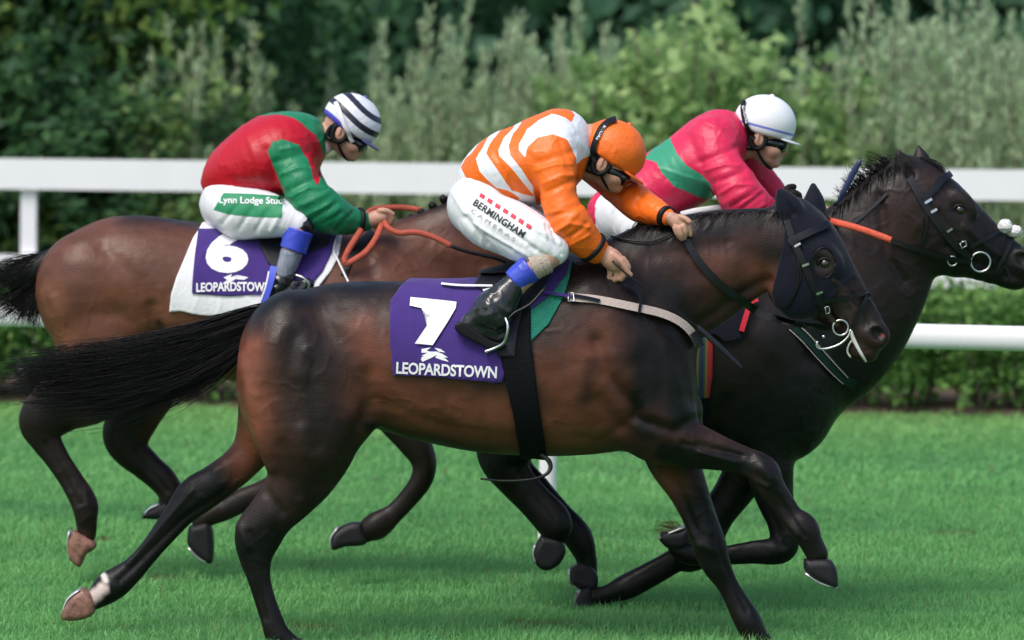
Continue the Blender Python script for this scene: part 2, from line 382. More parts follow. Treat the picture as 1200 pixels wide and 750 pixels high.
def strands(name, guides, n, m_, parent, r=.0022, seg=12, spread=.05, y=0.0, seed=1, jit=.02, curl=.012, tip=.25, lenv=(.7, 1.0)):
    """hair: guides = list of (photo polyline) envelopes from one side to the other; strands run between them"""
    g = [crom(np.array([PA([q], y)[0] for q in gg]), 8) for gg in guides]; K = len(g)
    R = np.random.default_rng(seed); V = []; F = []; t = np.linspace(0, 1, seg)
    g = [np.stack([np.interp(np.linspace(0, 1, 40), np.linspace(0, 1, len(a)), a[:, i]) for i in range(3)], 1) for a in g]
    for i in range(n):
        u = R.random() * (K - 1); k = min(int(u), K - 2); w_ = u - k; p = g[k] * (1 - w_) + g[k+1] * w_
        L = R.uniform(*lenv); p = np.stack([np.interp(t * L, np.linspace(0, 1, 40), p[:, c]) for c in range(3)], 1)
        a = R.normal(0, 1, 3); b = R.uniform(0, 6.3, 3); fr = R.uniform(2, 7, 3)
        env = (t ** .8)[:, None]
        p = p + env * (a * [jit, spread, jit]) + curl * env * np.sin(t[:, None] * fr + b)
        T = np.gradient(p, axis=0); T /= np.linalg.norm(T, axis=1)[:, None]; u1 = np.cross(T, [0, 1.0, .1]); u1 /= np.linalg.norm(u1, axis=1)[:, None] + 1e-9; u2 = np.cross(T, u1)
        rr = (r * R.uniform(.6, 1.3) * (1 - (1 - tip) * t))[:, None]; o = len(V) * 1
        for c in range(3):
            an = 2.094 * c; V.append(p + rr * (math.cos(an) * u1 + math.sin(an) * u2))
    V = np.array(V).reshape(n, 3, seg, 3); V = V.transpose(0, 2, 1, 3).reshape(-1, 3)
    base = (np.arange(n) * seg * 3)[:, None, None] + (np.arange(seg - 1) * 3)[None, :, None] + 0
    F = np.concatenate([np.stack([base + c, base + (c+1) % 3, base + 3 + (c+1) % 3, base + 3 + c], -1).reshape(-1, 4) for c in range(3)])
    return mesh_obj(name, V, F, m_, parent)

def stroke(pix, pts, width):
    return np.exp(-(polydist(pix, pts, False) / width) ** 2)

def horse(spec):
    y0 = spec['y']; h = spec.get('h', .007)
    allp = [r for key in ('torso', 'neck', 'head') for r in spec[key]] + [r for L in spec['legs'] for r in L['st']]
    xs = [v for r in allp for v in (r[0], r[2])]; ys = [v for r in allp for v in (r[1], r[3])]
    a = P(min(xs) - 20, max(ys) + 22, y0); b = P(max(xs) + 20, min(ys) - 26, y0)
    F = Field((a[0], y0 - .42, a[2]), (b[0], y0 + .42, b[2]), h)
    F.chain(ST(spec['torso'], y0), k=.0, n=5)
    for e in spec.get('bulges', ()):            # (x, y, rx, ry, turn deg, dy, depth, k) in photo px
        x, y, rx, ry, an, dy, dp, k = e
        for sg in ((-1, 1) if dy else (0,)):
            c = P(x, y, y0 - abs(dy)); s = S(y0 - abs(dy)); c[1] = y0 + sg * abs(dy)
            F.ell(c, (rx/s, dp, ry/s), rad(an), k)
    F.chain(ST(spec['neck'], y0, .5), k=.045, n=5); F.blur(5)
    F.chain(ST(spec['head'], y0, .62), k=.03, n=2)
    for e in spec.get('headbulges', ()):
        x, y, rx, ry, an, dy, dp, k = e
        for sg in ((-1, 1) if dy else (0,)):
            c = P(x, y, y0 - abs(dy)); s = S(y0 - abs(dy)); c[1] = y0 + sg * abs(dy)
            F.ell(c, (rx/s, dp, ry/s), rad(an), abs(k), carve=k < 0)
    for L in spec['legs']:
        F.chain(ST(L['st'], y0 + L['dy'], L.get('q', .8)), k=L.get('k', .04), n=6)
    for (tipx, tipy, bx, by, wd, dy) in spec.get('ears', ()):
        t, b_ = P(tipx, tipy, y0 + dy), P(bx, by, y0 + dy * .7); s = S(y0)
        mid = t * .45 + b_ * .55
        F.chain([(*b_, wd*.46/s, .7), (*mid, wd*.47/s, .6), (*(t*.72 + b_*.28), wd*.29/s, .6), (*t, wd*.05/s, .9)], k=.010, n=3)
        sg = -1 if dy < 0 else 1; o_ = np.array([.004, sg*wd*.34/s, 0]); F.chain([(*(b_*.7+t*.3+o_), wd*.20/s, .8), (*(b_*.3+t*.7+o_*.8), wd*.14/s, .8), (*(b_*.08+t*.92+o_*.5), wd*.05/s, .8)], k=.005, n=2, carve=True)
        fr = mid + np.array([.012, -.012 if dy < 0 else .012, 0]);
    for c_ in spec.get('carve', ()):            # polylines (px) cut into both sides: pts, r, depth dy, k
        pts, r_, dy, k = c_
        for sg in (-1, 1):
            st = []
            for p in pts: q = P(p[0], p[1], y0 + dy); q[1] = y0 + sg * abs(dy); st.append((*q, r_, 1.0))
            F.chain(st, k=k, n=2, carve=True)
    v, f = F.mesh(2)
    n = normals(v, f); pix = PIX(v)
    # muscle relief, both sides alike; legs far from the plane are skipped by the side weight
    side = np.abs(n[:, 1]) ** .7; disp = np.zeros(len(v))
    for pts, wd, am in spec.get('strokes', ()): disp += 2.0 * am * stroke(pix, pts, wd)
    vein = 1 - np.abs(fbm(v * [1, .6, 1], 9, 2)); lowv = np.clip(.35 + fbm(v, 3, 2, 2.2), 0, 1); disp += .0034 * (np.clip(vein, .86, 1) - .86) * 7 * lowv
    disp += .0022 * fbm(v, 7, 3, 3.1) + .0011 * fbm(v * [1, 1, .5], 22, 2, 8.1)
    v = v + n * (disp * side)[:, None]
    # coat colour by place on the animal, with some muscle relief shading painted in
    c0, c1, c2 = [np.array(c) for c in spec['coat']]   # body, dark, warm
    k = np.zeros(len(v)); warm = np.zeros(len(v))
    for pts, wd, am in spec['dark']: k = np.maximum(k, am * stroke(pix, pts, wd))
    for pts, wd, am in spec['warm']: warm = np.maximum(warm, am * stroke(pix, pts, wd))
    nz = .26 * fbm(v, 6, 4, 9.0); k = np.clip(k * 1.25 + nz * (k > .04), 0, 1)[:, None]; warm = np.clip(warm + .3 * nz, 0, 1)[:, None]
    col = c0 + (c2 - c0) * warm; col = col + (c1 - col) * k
    for pts, wd, cc in spec.get('marks', ()):
        m_ = np.clip(stroke(pix, pts, wd) * 1.9 - .55 + .25 * vnoise(v, 60), 0, 1)[:, None]; col = col + (np.array(cc) - col) * m_
    root = empty('racehorse', P(*spec['foot'], y0) * [1, 1, 0], spec['label'], 'horse', 'racehorses galloping past')
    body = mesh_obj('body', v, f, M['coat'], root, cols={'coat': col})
    for (poly, dy, pale, sole) in spec['hooves']:
        hf = slab('hoof', poly, y0 + dy, .050, M['hoof_pale' if pale else 'hoof'], root, rnd=.026, h=.005)
        if sole:
            mb = MB(); s = S(y0 + dy); pts = [P(*q, y0 + dy) for q in sole]
            mb.tube(pts, .0065, n=6, n2=3, flat=6.5); mb.build('shoe', M['shoe'], hf)
    for (x, y) in spec.get('eyes', ()):
        p = F.front([[x, y]], 0, y0)[0]; r = .0225
        for sg in ((-1, 1)):
            c = p.copy(); c[1] = y0 + sg * (y0 - p[1] - .012)
            mb = MB(); mb.lathe(c + np.array([0, 0, 0]), [(r*math.sin(t)*1.0, r*math.cos(t)) for t in np.linspace(.15, math.pi-.15, 12)], axis=(0, 1, 0), n=20)
            mb.build('eye', M['eye'], root)
            lid = MB(); arc = [c + np.array([.027*math.cos(t), sg*(.012), .019*math.sin(t)]) for t in np.linspace(-.3, math.pi+.3, 12)]
            arc = [q + np.array([0, sg*.004*math.sin(max(0, i-1)/10*math.pi), 0]) for i, q in enumerate(arc)]
            lid.tube(arc, .0065, n=6); arc2 = [c + np.array([.026*math.cos(t), sg*.010, .016*math.sin(t)]) for t in np.linspace(math.pi+.2, 2*math.pi-.2, 10)]; lid.tube(arc2, .0050, n=6)
            lid.build('eyelid', M['hair'], root)
    return root, F

G = {}
h7 = dict(y=0.0, foot=(560, 740), label='dark bay horse wearing the purple number 7 cloth and a black hood, nearest the camera',
  torso=[(352,344,352,486,.92), (400,331,400,492,.92), (450,329,448,502,.9), (510,331,504,518,.88), (570,329,562,530,.86), (630,318,624,535,.84), (675,300,675,534,.8), (702,306,706,531,.76)],
  bulges=[(340,420,58,78,0,.10,.17,.05), (320,470,40,60,20,.12,.12,.05), (745,445,66,88,25,.12,.13,.05), (700,380,60,80,-10,.10,.12,.06), (752,460,60,62,0,.05,.15,.05), (400,480,45,45,0,.13,.10,.05), (775,440,33,62,8,.07,.11,.04)],
  neck=[(676,298,768,450,.55), (735,270,806,408,.5), (795,255,852,374,.46), (855,247,893,345,.46), (905,244,915,330,.5)],
  head=[(950,243,905,278,.62), (966,256,900,308,.64), (980,272,908,332,.66), (992,294,924,350,.64), (1007,322,950,368,.58), (1022,351,976,388,.52), (1035,376,996,408,.54)],
  headbulges=[(937,330,38,42,0,.035,.055,.02), (1026,393,17,17,-50,.028,.03,.012), (1011,411,19,13,-20,0,.042,.012), (966,303,24,15,-45,.075,.022,.015),
              (1029,391,11,8.5,-40,.064,.026,-.006), (965,309,13,9,-30,.105,.02,-.014)],
  carve=[([(998,408),(1014,410),(1026,413)], .003, .04, .006)],
  ears=[(914,224,934,262,30,-.055), (953,218,955,262,25,.06)],
  legs=[
    dict(dy=-.13, st=[(700,440,800,430,.8,.03), (730,520,806,462,.7), (775,538,820,494,.75), (822,546,850,512,.75), (858,551,880,526,.8), (879,561,909,541,.95), (889,577,918,563,.9), (905,595,929,582,.7), (917,611,941,600,.7), (927,626,957,611,.85), (937,640,962,627,.85), (945,653,970,645,.8)]),
    dict(dy=.12, st=[(740,500,822,470,.8,-.03), (757,540,820,530,.75), (782,575,829,570,.75), (799,606,839,602,.8), (811,640,851,636,.95), (822,664,856,658,.85), (840,688,864,680,.68), (851,710,876,700,.7), (861,733,890,720,.85), (870,748,898,738,.85), (888,768,910,755,.8), (905,790,928,772,.8)]),
    dict(dy=-.14, st=[(290,430,430,470,.75,.03), (298,500,424,505,.72), (313,546,400,548,.72), (307,580,372,578,.68), (290,603,346,604,.64), (275,624,331,628,.56), (280,648,319,655,.62), (289,675,317,676,.66), (297,700,322,700,.68), (306,728,332,727,.8), (311,746,340,742,.8), (328,762,352,752,.8)]),
    dict(dy=.14, st=[(282,430,390,450,.75,-.03), (277,505,330,520,.72), (266,528,300,556,.72), (240,548,268,582,.68), (214,564,246,598,.58), (198,590,220,617,.62), (166,636,186,653,.66), (146,657,167,676,.7), (126,670,154,690,.8), (117,674,140,702,.85), (106,690,119,712,.8), (98,695,108,716,.8)])],
  hooves=[([(942,655),(975,657),(981,688),(962,682),(944,670)], -.13, 0, [(943,671),(960,682),(981,688)]),
          ([(97,689),(108,696),(112,716),(98,725),(75,726),(73,716),(82,700)], .14, 1, [(95,690),(80,702),(73,722)]),
          ([(900,768),(930,768),(950,800),(905,800)], .12, 0, None), ([(325,752),(350,748),(368,772),(330,774)], -.14, 0, None)],
  eyes=[(967,309)],
  coat=((.040,.0195,.0145), (.0055,.0047,.0052), (.19,.063,.037)),
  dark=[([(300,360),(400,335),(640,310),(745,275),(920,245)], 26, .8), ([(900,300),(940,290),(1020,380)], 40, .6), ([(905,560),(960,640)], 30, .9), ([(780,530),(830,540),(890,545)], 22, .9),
        ([(825,600),(900,760)], 40, 1), ([(310,640),(320,740)], 60, 1), ([(240,570),(130,690)], 34, 1), ([(430,500),(600,545),(760,545)], 10, .7), ([(790,380),(800,480)], 40, .8), ([(400,500),(360,590)], 40, .6), ([(640,320),(780,340)], 45, .7), ([(345,375),(365,440),(385,520)], 34, .62), ([(755,370),(765,440),(755,500)], 42, .8), ([(693,425),(686,465)], 9, .5), ([(600,360),(680,370)], 40, .45)],  # haunch and shoulder strokes here paint relief shade into the coat colour
  warm=[([(292,410),(300,480),(285,545)], 22, 1), ([(425,385),(440,445)], 20, .8), ([(440,470),(560,490),(680,500),(740,480)], 34, .85), ([(450,400),(440,460)], 22, .6), ([(700,400),(690,440)], 40, .7), ([(780,530),(790,600)], 22, .6), ([(640,440),(660,480)], 30, .6), ([(880,312),(902,330)], 18, .9), ([(800,320),(870,300)], 26, .35), ([(730,440),(745,490)], 14, .6)],  # tan coat; strokes before the stifle and on the shoulder paint lit relief
  marks=[([(962,302),(968,315)], 20, (.022,.015,.014)), ([(1028,390),(1033,393)], 8.5, (.006,.004,.004)), ([(1034,393),(1035,394)], 2.2, (.20,.05,.045)), ([(990,350),(1005,378)], 14, (.045,.030,.026)), ([(120,690),(104,704)], 9, (.62,.50,.48)), ([(121,674),(124,680)], 4, (.6,.55,.52))],
  strokes=[([(345,395),(338,440),(350,490)], 10, -.006), ([(283,420),(300,500),(318,548)], 7, .006), ([(430,480),(415,520),(395,560)], 9, -.008), ([(432,440),(436,490)], 12, -.008),
     ([(700,400),(712,440),(745,480)], 9, -.009), ([(760,350),(790,400),(812,470)], 9, -.007), ([(690,340),(740,400)], 16, .005), ([(745,490),(790,505),(815,492)], 7, -.008), ([(700,470),(725,500)], 10, -.006),
     ([(640,440),(655,500)], 9, -.004), ([(670,440),(684,500)], 9, .003), ([(820,520),(880,535)], 4, -.004), ([(790,560),(815,620)], 4, -.005), ([(300,560),(330,600)], 6, -.004),
     ([(910,580),(942,628)], 3, -.003), ([(820,380),(870,345),(900,330)], 7, -.009), ([(800,350),(860,310)], 16, .004),
     ([(975,330),(1005,365)], 4, .004), ([(950,340),(985,385)], 5, -.004), ([(985,300),(1020,365)], 4, -.003), ([(560,440),(575,520)], 8, -.003), ([(520,440),(530,510)], 8, -.0025), ([(600,440),(612,520)], 8, -.003), ([(870,555),(900,570)], 3, .004), ([(355,360),(430,420)], 14, -.004), ([(835,630),(875,715)], 4, -.003),
     ([(822,640),(835,645)], 7, .004), ([(818,665),(850,730)], 2.5, -.004), ([(905,590),(935,628)], 2.5, .003), ([(893,548),(905,562)], 6, .004), ([(265,575),(215,608),(140,680)], 4, -.004), ([(225,575),(150,660)], 3, .003), ([(292,625),(310,725)], 4, -.004), ([(280,615),(290,640)], 5, .005),
     ([(320,400),(300,470),(312,520)], 12, .004), ([(400,380),(420,430),(425,480)], 14, .004), ([(365,430),(372,520)], 10, -.004), ([(330,520),(350,580)], 6, -.004), ([(440,470),(520,500),(600,514),(690,512)], 6, -.003), ([(720,420),(740,470),(780,500)], 14, .005), ([(785,400),(800,450)], 10, .004), ([(760,300),(850,285)], 10, -.003), ([(730,500),(700,520)], 6, -.004),
     ([(820,530),(862,542)], 3, .004), ([(800,520),(870,534)], 2.5, -.003), ([(770,545),(800,600),(818,640)], 4, .004), ([(925,290),(930,340)], 4, -.005), ([(1000,345),(1015,380)], 4, -.004), ([(975,325),(990,340)], 3, .003)])
h8 = dict(y=1.05, foot=(700, 710), label='black horse with white noseband pompoms, its head stretched out furthest in front',
  torso=[(540,340,540,490,.9), (600,320,596,510,.9), (660,312,652,522,.88), (740,300,736,530,.86), (810,292,806,534,.8), (860,300,876,542,.72), (905,400,912,540,.9)],
  bulges=[(905,468,72,76,0,.06,.16,.05), (850,450,60,80,0,.12,.12,.05)],
  neck=[(840,290,930,515,.5), (915,270,984,478,.48), (973,250,1013,428,.46), (1008,222,1043,370,.45), (1042,196,1067,328,.48)],
  head=[(1080,187,1046,234,.6), (1100,197,1042,272,.62), (1118,211,1056,296,.64), (1138,232,1080,314,.62), (1161,256,1118,320,.56), (1183,276,1149,328,.5), (1203,292,1176,334,.52)],
  headbulges=[(1072,270,36,44,0,.035,.055,.02), (1200,308,18,17,-40,.03,.03,.012), (1183,328,20,11,-15,0,.042,.012), (1128,240,22,13,-45,.075,.022,.015), (1198,303,11,8.5,-40,.064,.026,-.006), (1125,247,12,8,-30,.105,.02,-.014)],
  carve=[([(1166,322),(1180,324),(1196,326)], .003, .04, .006)],
  ears=[(1051,175,1071,218,28,-.055), (1076,170,1084,208,24,.06)],
  legs=[
    dict(dy=.10, st=[(830,480,905,500,.8), (848,535,898,560,.8), (842,560,884,582,.8), (822,592,858,614,.8), (797,625,832,660,.9), (785,643,802,668,.75), (755,660,770,686,.7), (727,674,741,701,.85), (708,686,716,706,.85), (690,688,696,712,.85)]),
    dict(dy=-.12, st=[(860,480,930,500,.8), (872,535,930,545,.8), (884,578,930,580,.8), (900,612,934,618,.85), (904,630,928,655,.95), (880,634,880,661,.75), (845,640,842,662,.7), (812,637,806,662,.8), (796,632,790,652,.8)]),
    dict(dy=-.12, st=[(540,430,650,440,.8), (556,490,640,505,.8), (562,545,618,522,.75), (584,573,622,549,.66), (608,597,642,574,.66), (630,622,668,602,.8), (636,632,662,628,.8), (634,640,656,642,.8)]),
    dict(dy=.12, st=[(566,480,640,505,.8), (588,548,620,530,.75), (612,582,642,563,.66), (640,611,668,594,.66), (660,634,693,623,.8), (674,654,699,650,.8), (676,672,700,668,.8)])],
  hooves=[([(692,686),(679,690),(672,704),(675,718),(694,712)], .10, 0, [(680,690),(674,702),(673,716)]),
          ([(772,632),(783,642),(803,640),(808,615),(795,622),(776,624)], -.12, 0, [(772,630),(784,624),(802,617)]),
          ([(634,627),(656,632),(663,645),(655,661),(640,668),(628,661),(625,645)], -.12, 0, [(627,638),(625,648),(628,660)]),
          ([(669,664),(685,658),(700,672),(698,690),(682,690),(667,682)], .12, 0, [(667,668),(668,680),(676,688)])],
  eyes=[(1125,246)],
  coat=((.0125,.009,.0085), (.0042,.004,.0045), (.042,.018,.013)),
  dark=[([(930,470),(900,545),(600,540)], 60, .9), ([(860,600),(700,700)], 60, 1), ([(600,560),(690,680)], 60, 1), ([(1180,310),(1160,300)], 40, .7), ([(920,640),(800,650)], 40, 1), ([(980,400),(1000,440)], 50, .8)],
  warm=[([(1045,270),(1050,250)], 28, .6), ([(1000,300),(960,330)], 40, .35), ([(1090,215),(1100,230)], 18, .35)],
  strokes=[([(1030,230),(1040,300),(1060,330)], 6, -.006), ([(1100,250),(1140,310)], 5, -.004), ([(1110,290),(1160,315)], 5, -.004), ([(1130,265),(1170,300)], 4, .004), ([(850,470),(835,500),(850,540)], 8, -.006), ([(1000,340),(950,420)], 12, -.005), ([(980,300),(900,400)], 22, .006), ([(600,545),(650,605)], 4, -.003), ([(900,590),(918,640)], 4, -.003)])
h6 = dict(y=1.8, foot=(260, 650), label='lighter bay horse with plaited mane under the number 6 cloth, trailing at the rear',
  torso=[(110,268,110,402,.92), (150,252,150,412,.92), (200,257,200,426,.9), (260,266,256,442,.88), (330,272,325,456,.86), (400,272,396,468,.84), (445,282,450,478,.78), (480,360,484,470,.9)],
  bulges=[(100,345,56,72,0,.10,.16,.05), (120,400,50,45,0,.12,.12,.05), (470,410,60,66,0,.06,.15,.05)],
  neck=[(420,276,500,430,.5), (462,261,545,395,.48), (502,246,575,360,.46), (542,228,597,330,.46), (572,218,600,318,.5)],
  head=[(596,222,588,310,.62), (622,238,600,325,.64), (642,268,620,340,.62), (655,298,640,348,.55), (664,320,650,356,.52)],
  headbulges=[(600,295,32,34,0,.035,.055,.02)],
  ears=[(600,205,602,235,20,-.055), (618,206,612,232,18,.06)],
  legs=[
    dict(dy=-.12, st=[(72,385,175,410,.8,.02), (66,425,150,468,.75), (42,456,108,484,.68), (23,484,78,499,.55), (32,511,71,512,.6), (53,542,81,533,.66), (70,566,97,559,.7), (83,590,114,588,.82), (88,606,114,610,.82), (92,622,112,630,.8)]),
    dict(dy=.12, st=[(120,385,238,410,.8,-.02), (146,440,214,452,.75), (130,482,190,484,.68), (120,510,176,506,.56), (131,530,174,524,.62), (156,552,190,542,.66), (177,572,206,556,.75), (188,588,212,572,.8), (185,600,204,592,.8)]),
    dict(dy=-.12, st=[(410,450,480,450,.8), (440,497,478,478,.8), (463,520,500,506,.8), (482,544,511,536,.98), (481,559,506,567,.9), (468,578,485,594,.66), (452,594,469,611,.7), (432,603,453,628,.85), (424,610,440,632,.8), (420,616,428,637,.8)]),
    dict(dy=.12, st=[(400,450,460,470,.8), (370,510,412,535,.8), (332,545,368,580,.9), (308,562,312,592,.75), (282,572,288,600,.7), (258,585,266,610,.8), (236,595,250,615,.85), (225,612,247,614,.8)])],
  hooves=[([(87,620),(110,634),(112,642),(101,650),(94,664),(83,655),(79,638)], -.12, 1, [(82,622),(80,640),(84,656)]),
          ([(166,607),(170,600),(182,592),(196,588),(206,600),(198,608)], .12, 0, [(168,606),(175,596),(188,590)]),
          ([(424,612),(430,636),(405,640),(390,644),(387,632),(395,620),(412,612)], -.12, 0, [(396,618),(388,630),(389,643)]),
          ([(222,616),(247,614),(250,655),(241,658),(222,640),(220,628)], .12, 0, [(221,641),(232,652),(243,658)])],
  coat=((.105,.040,.025), (.012,.008,.0075), (.20,.080,.042)),
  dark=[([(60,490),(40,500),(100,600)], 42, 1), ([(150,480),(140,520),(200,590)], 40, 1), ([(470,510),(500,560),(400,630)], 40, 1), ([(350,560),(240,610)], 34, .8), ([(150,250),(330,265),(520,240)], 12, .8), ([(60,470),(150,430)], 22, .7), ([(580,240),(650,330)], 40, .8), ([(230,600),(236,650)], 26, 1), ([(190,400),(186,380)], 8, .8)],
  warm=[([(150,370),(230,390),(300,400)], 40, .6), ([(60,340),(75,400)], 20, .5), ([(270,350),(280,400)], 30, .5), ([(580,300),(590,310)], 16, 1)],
  marks=[([(96,632),(100,636)], 5, (.5,.4,.38))],
  strokes=[([(120,290),(160,330),(180,390)], 12, -.005), ([(178,360),(182,400)], 8, -.008), ([(62,350),(78,400),(85,430)], 6, .005), ([(240,300),(246,360)], 9, -.003), ([(430,300),(440,330)], 9, -.005), ([(480,280),(530,300)], 14, .004), ([(545,270),(565,310)], 7, -.006), ([(55,520),(92,590)], 4, -.003), ([(160,530),(195,575)], 4, -.003)])
horses = {}
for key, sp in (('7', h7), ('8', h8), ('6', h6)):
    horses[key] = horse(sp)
R7, F7 = horses['7']; R8, F8 = horses['8']; R6, F6 = horses['6']
# ---------------------------------------------------------------- riders
M['skin'] = mat('skin', (.52, .28, .20), rough=.5, vary=.12, vscale=30, sss=.12, bump=.1, bscale=160)
M['orange'] = (.88, .17, .015); M['silkwhite'] = (.78, .79, .84)
SILK = dict(rough=.40, spec=.35, bump=.5, bscale=5.5, detail=7, dist=1.1, bdist=.018, brough=.58)
M['jacket7'] = banded('orange_white_silk', [(.90, .155, .012), (.78, .79, .85)], [.5], **SILK)
M['jacket8'] = banded('pink_green_silk', [(.04, .30, .17), (.66, .022, .085)], [.5], **SILK)
M['jacket6'] = banded('red_green_silk', [(.47, .004, .018), (.010, .20, .085)], [.5], **SILK)
M['breech'] = mat('white_breeches', (.76, .76, .80), rough=.5, bump=.6, bscale=8, vary=.04, vscale=12, detail=7, dist=.9, bdist=.014, brough=.55, stretch=(1, 1, .6))
M['boot'] = mat('black_patent_boot', (.012, .012, .016), rough=.24, spec=.5, coat=.25, bump=.35, bscale=26)
M['boot_grey'] = mat('grey_clear_boot', (.22, .24, .31), rough=.3, spec=.6, coat=.3, vary=.4, vscale=20, stretch=(4, 1, 1))
M['blue'] = mat('blue_boot_cuff', (.045, .075, .55), rough=.3, spec=.5, vary=.1)
M['bandage'] = mat('beige_bandage', (.46, .38, .32), rough=.85, bump=.6, bscale=60, vary=.15, vscale=40, stretch=(1, 1, 3))
M['goggle'] = mat('goggle_lens', (.005, .006, .010), rough=.14, spec=.5, coat=.2)
M['rubber'] = mat('black_webbing', (.006, .006, .008), spec=.25, rough=.5)
M['white_cloth'] = mat('white_cloth', (.80, .80, .82), rough=.75, bump=.25, bscale=60)
M['glove'] = mat('black_glove', (.006, .006, .007), spec=.2, rough=.6, bump=.3, bscale=90)
M['print_white'] = mat('white_print', (.82, .81, .84), rough=.6)
M['print_black'] = mat('black_print', (.015, .015, .018), rough=.6)
M['print_red'] = mat('red_print', (.66, .02, .06), rough=.6)
M['print_grey'] = mat('grey_print', (.42, .42, .46), rough=.6)
M['cap7'] = mat('orange_cap', (.92, .16, .012), rough=.45, bump=.6, bscale=14, detail=8, dist=1.0, bdist=.012, brough=.6)
M['cap8'] = banded('white_cap_blue_line', [(.80, .81, .86), (.20, .24, .68), (.80, .81, .86)], [.385, .445], attr='band', rough=.35, bump=.08, bscale=30)
M['cap6'] = banded('striped_cap', [(.07, .06, .48), (.74, .75, .82), (.018, .02, .04), (.74, .75, .82), (.018, .02, .04), (.74, .75, .82)], [.10, .30, .45, .66, .80], attr='band', rough=.4, bump=.12, bscale=40)
M['peak_blue'] = mat('blue_grey_peak', (.10, .12, .30), rough=.4)
M['peak_white'] = mat('white_peak', (.80, .80, .84), rough=.4)

def fieldfor(rows, y0, h, pad=.06, depth=.40):
    xs = [v for r in rows for v in (r[0], r[2])]; ys = [v for r in rows for v in (r[1], r[3])]
    a = P(min(xs), max(ys), y0); b = P(max(xs), min(ys), y0)
    return Field((a[0] - pad, y0 - depth, a[2] - pad), (b[0] + pad, y0 + depth, b[2] + pad), h)
def folds(v, n, amp, f, st=(1, 1, 1), off=0.0, pw=2.2):
    q = v * np.array(st); r = 1 - np.abs(vnoise(q + .06 * np.stack([vnoise(v, 6, off), vnoise(v, 6, off + 5), vnoise(v, 6, off + 9)], 1), f, off))
    r2 = 1 - np.abs(vnoise(q, f * 2.3, off + 3))
    m1 = np.clip(.5 + vnoise(v, 4.1, off + 20), 0, 1); m2 = np.clip(.4 + vnoise(v, 5.3, off + 30), 0, 1)
    return v + n * (amp * (np.clip(r, 0, 1) ** 9 * .7 * m1 + np.clip(r2, 0, 1) ** 9 * .45 * m2 + .8 * vnoise(v, f * .8, off + 40) - .3))[:, None]
def dots(pts, r, y0, q=1.0):                    # chain rows from (px,py[,dy[,r_px]])
    out = []
    for p in pts:
        dy = p[2] if len(p) > 2 else 0; rr = (p[3] if len(p) > 3 else r) / S(y0 + dy); out.append((*P(p[0], p[1], y0 + dy), rr, q))
    return out

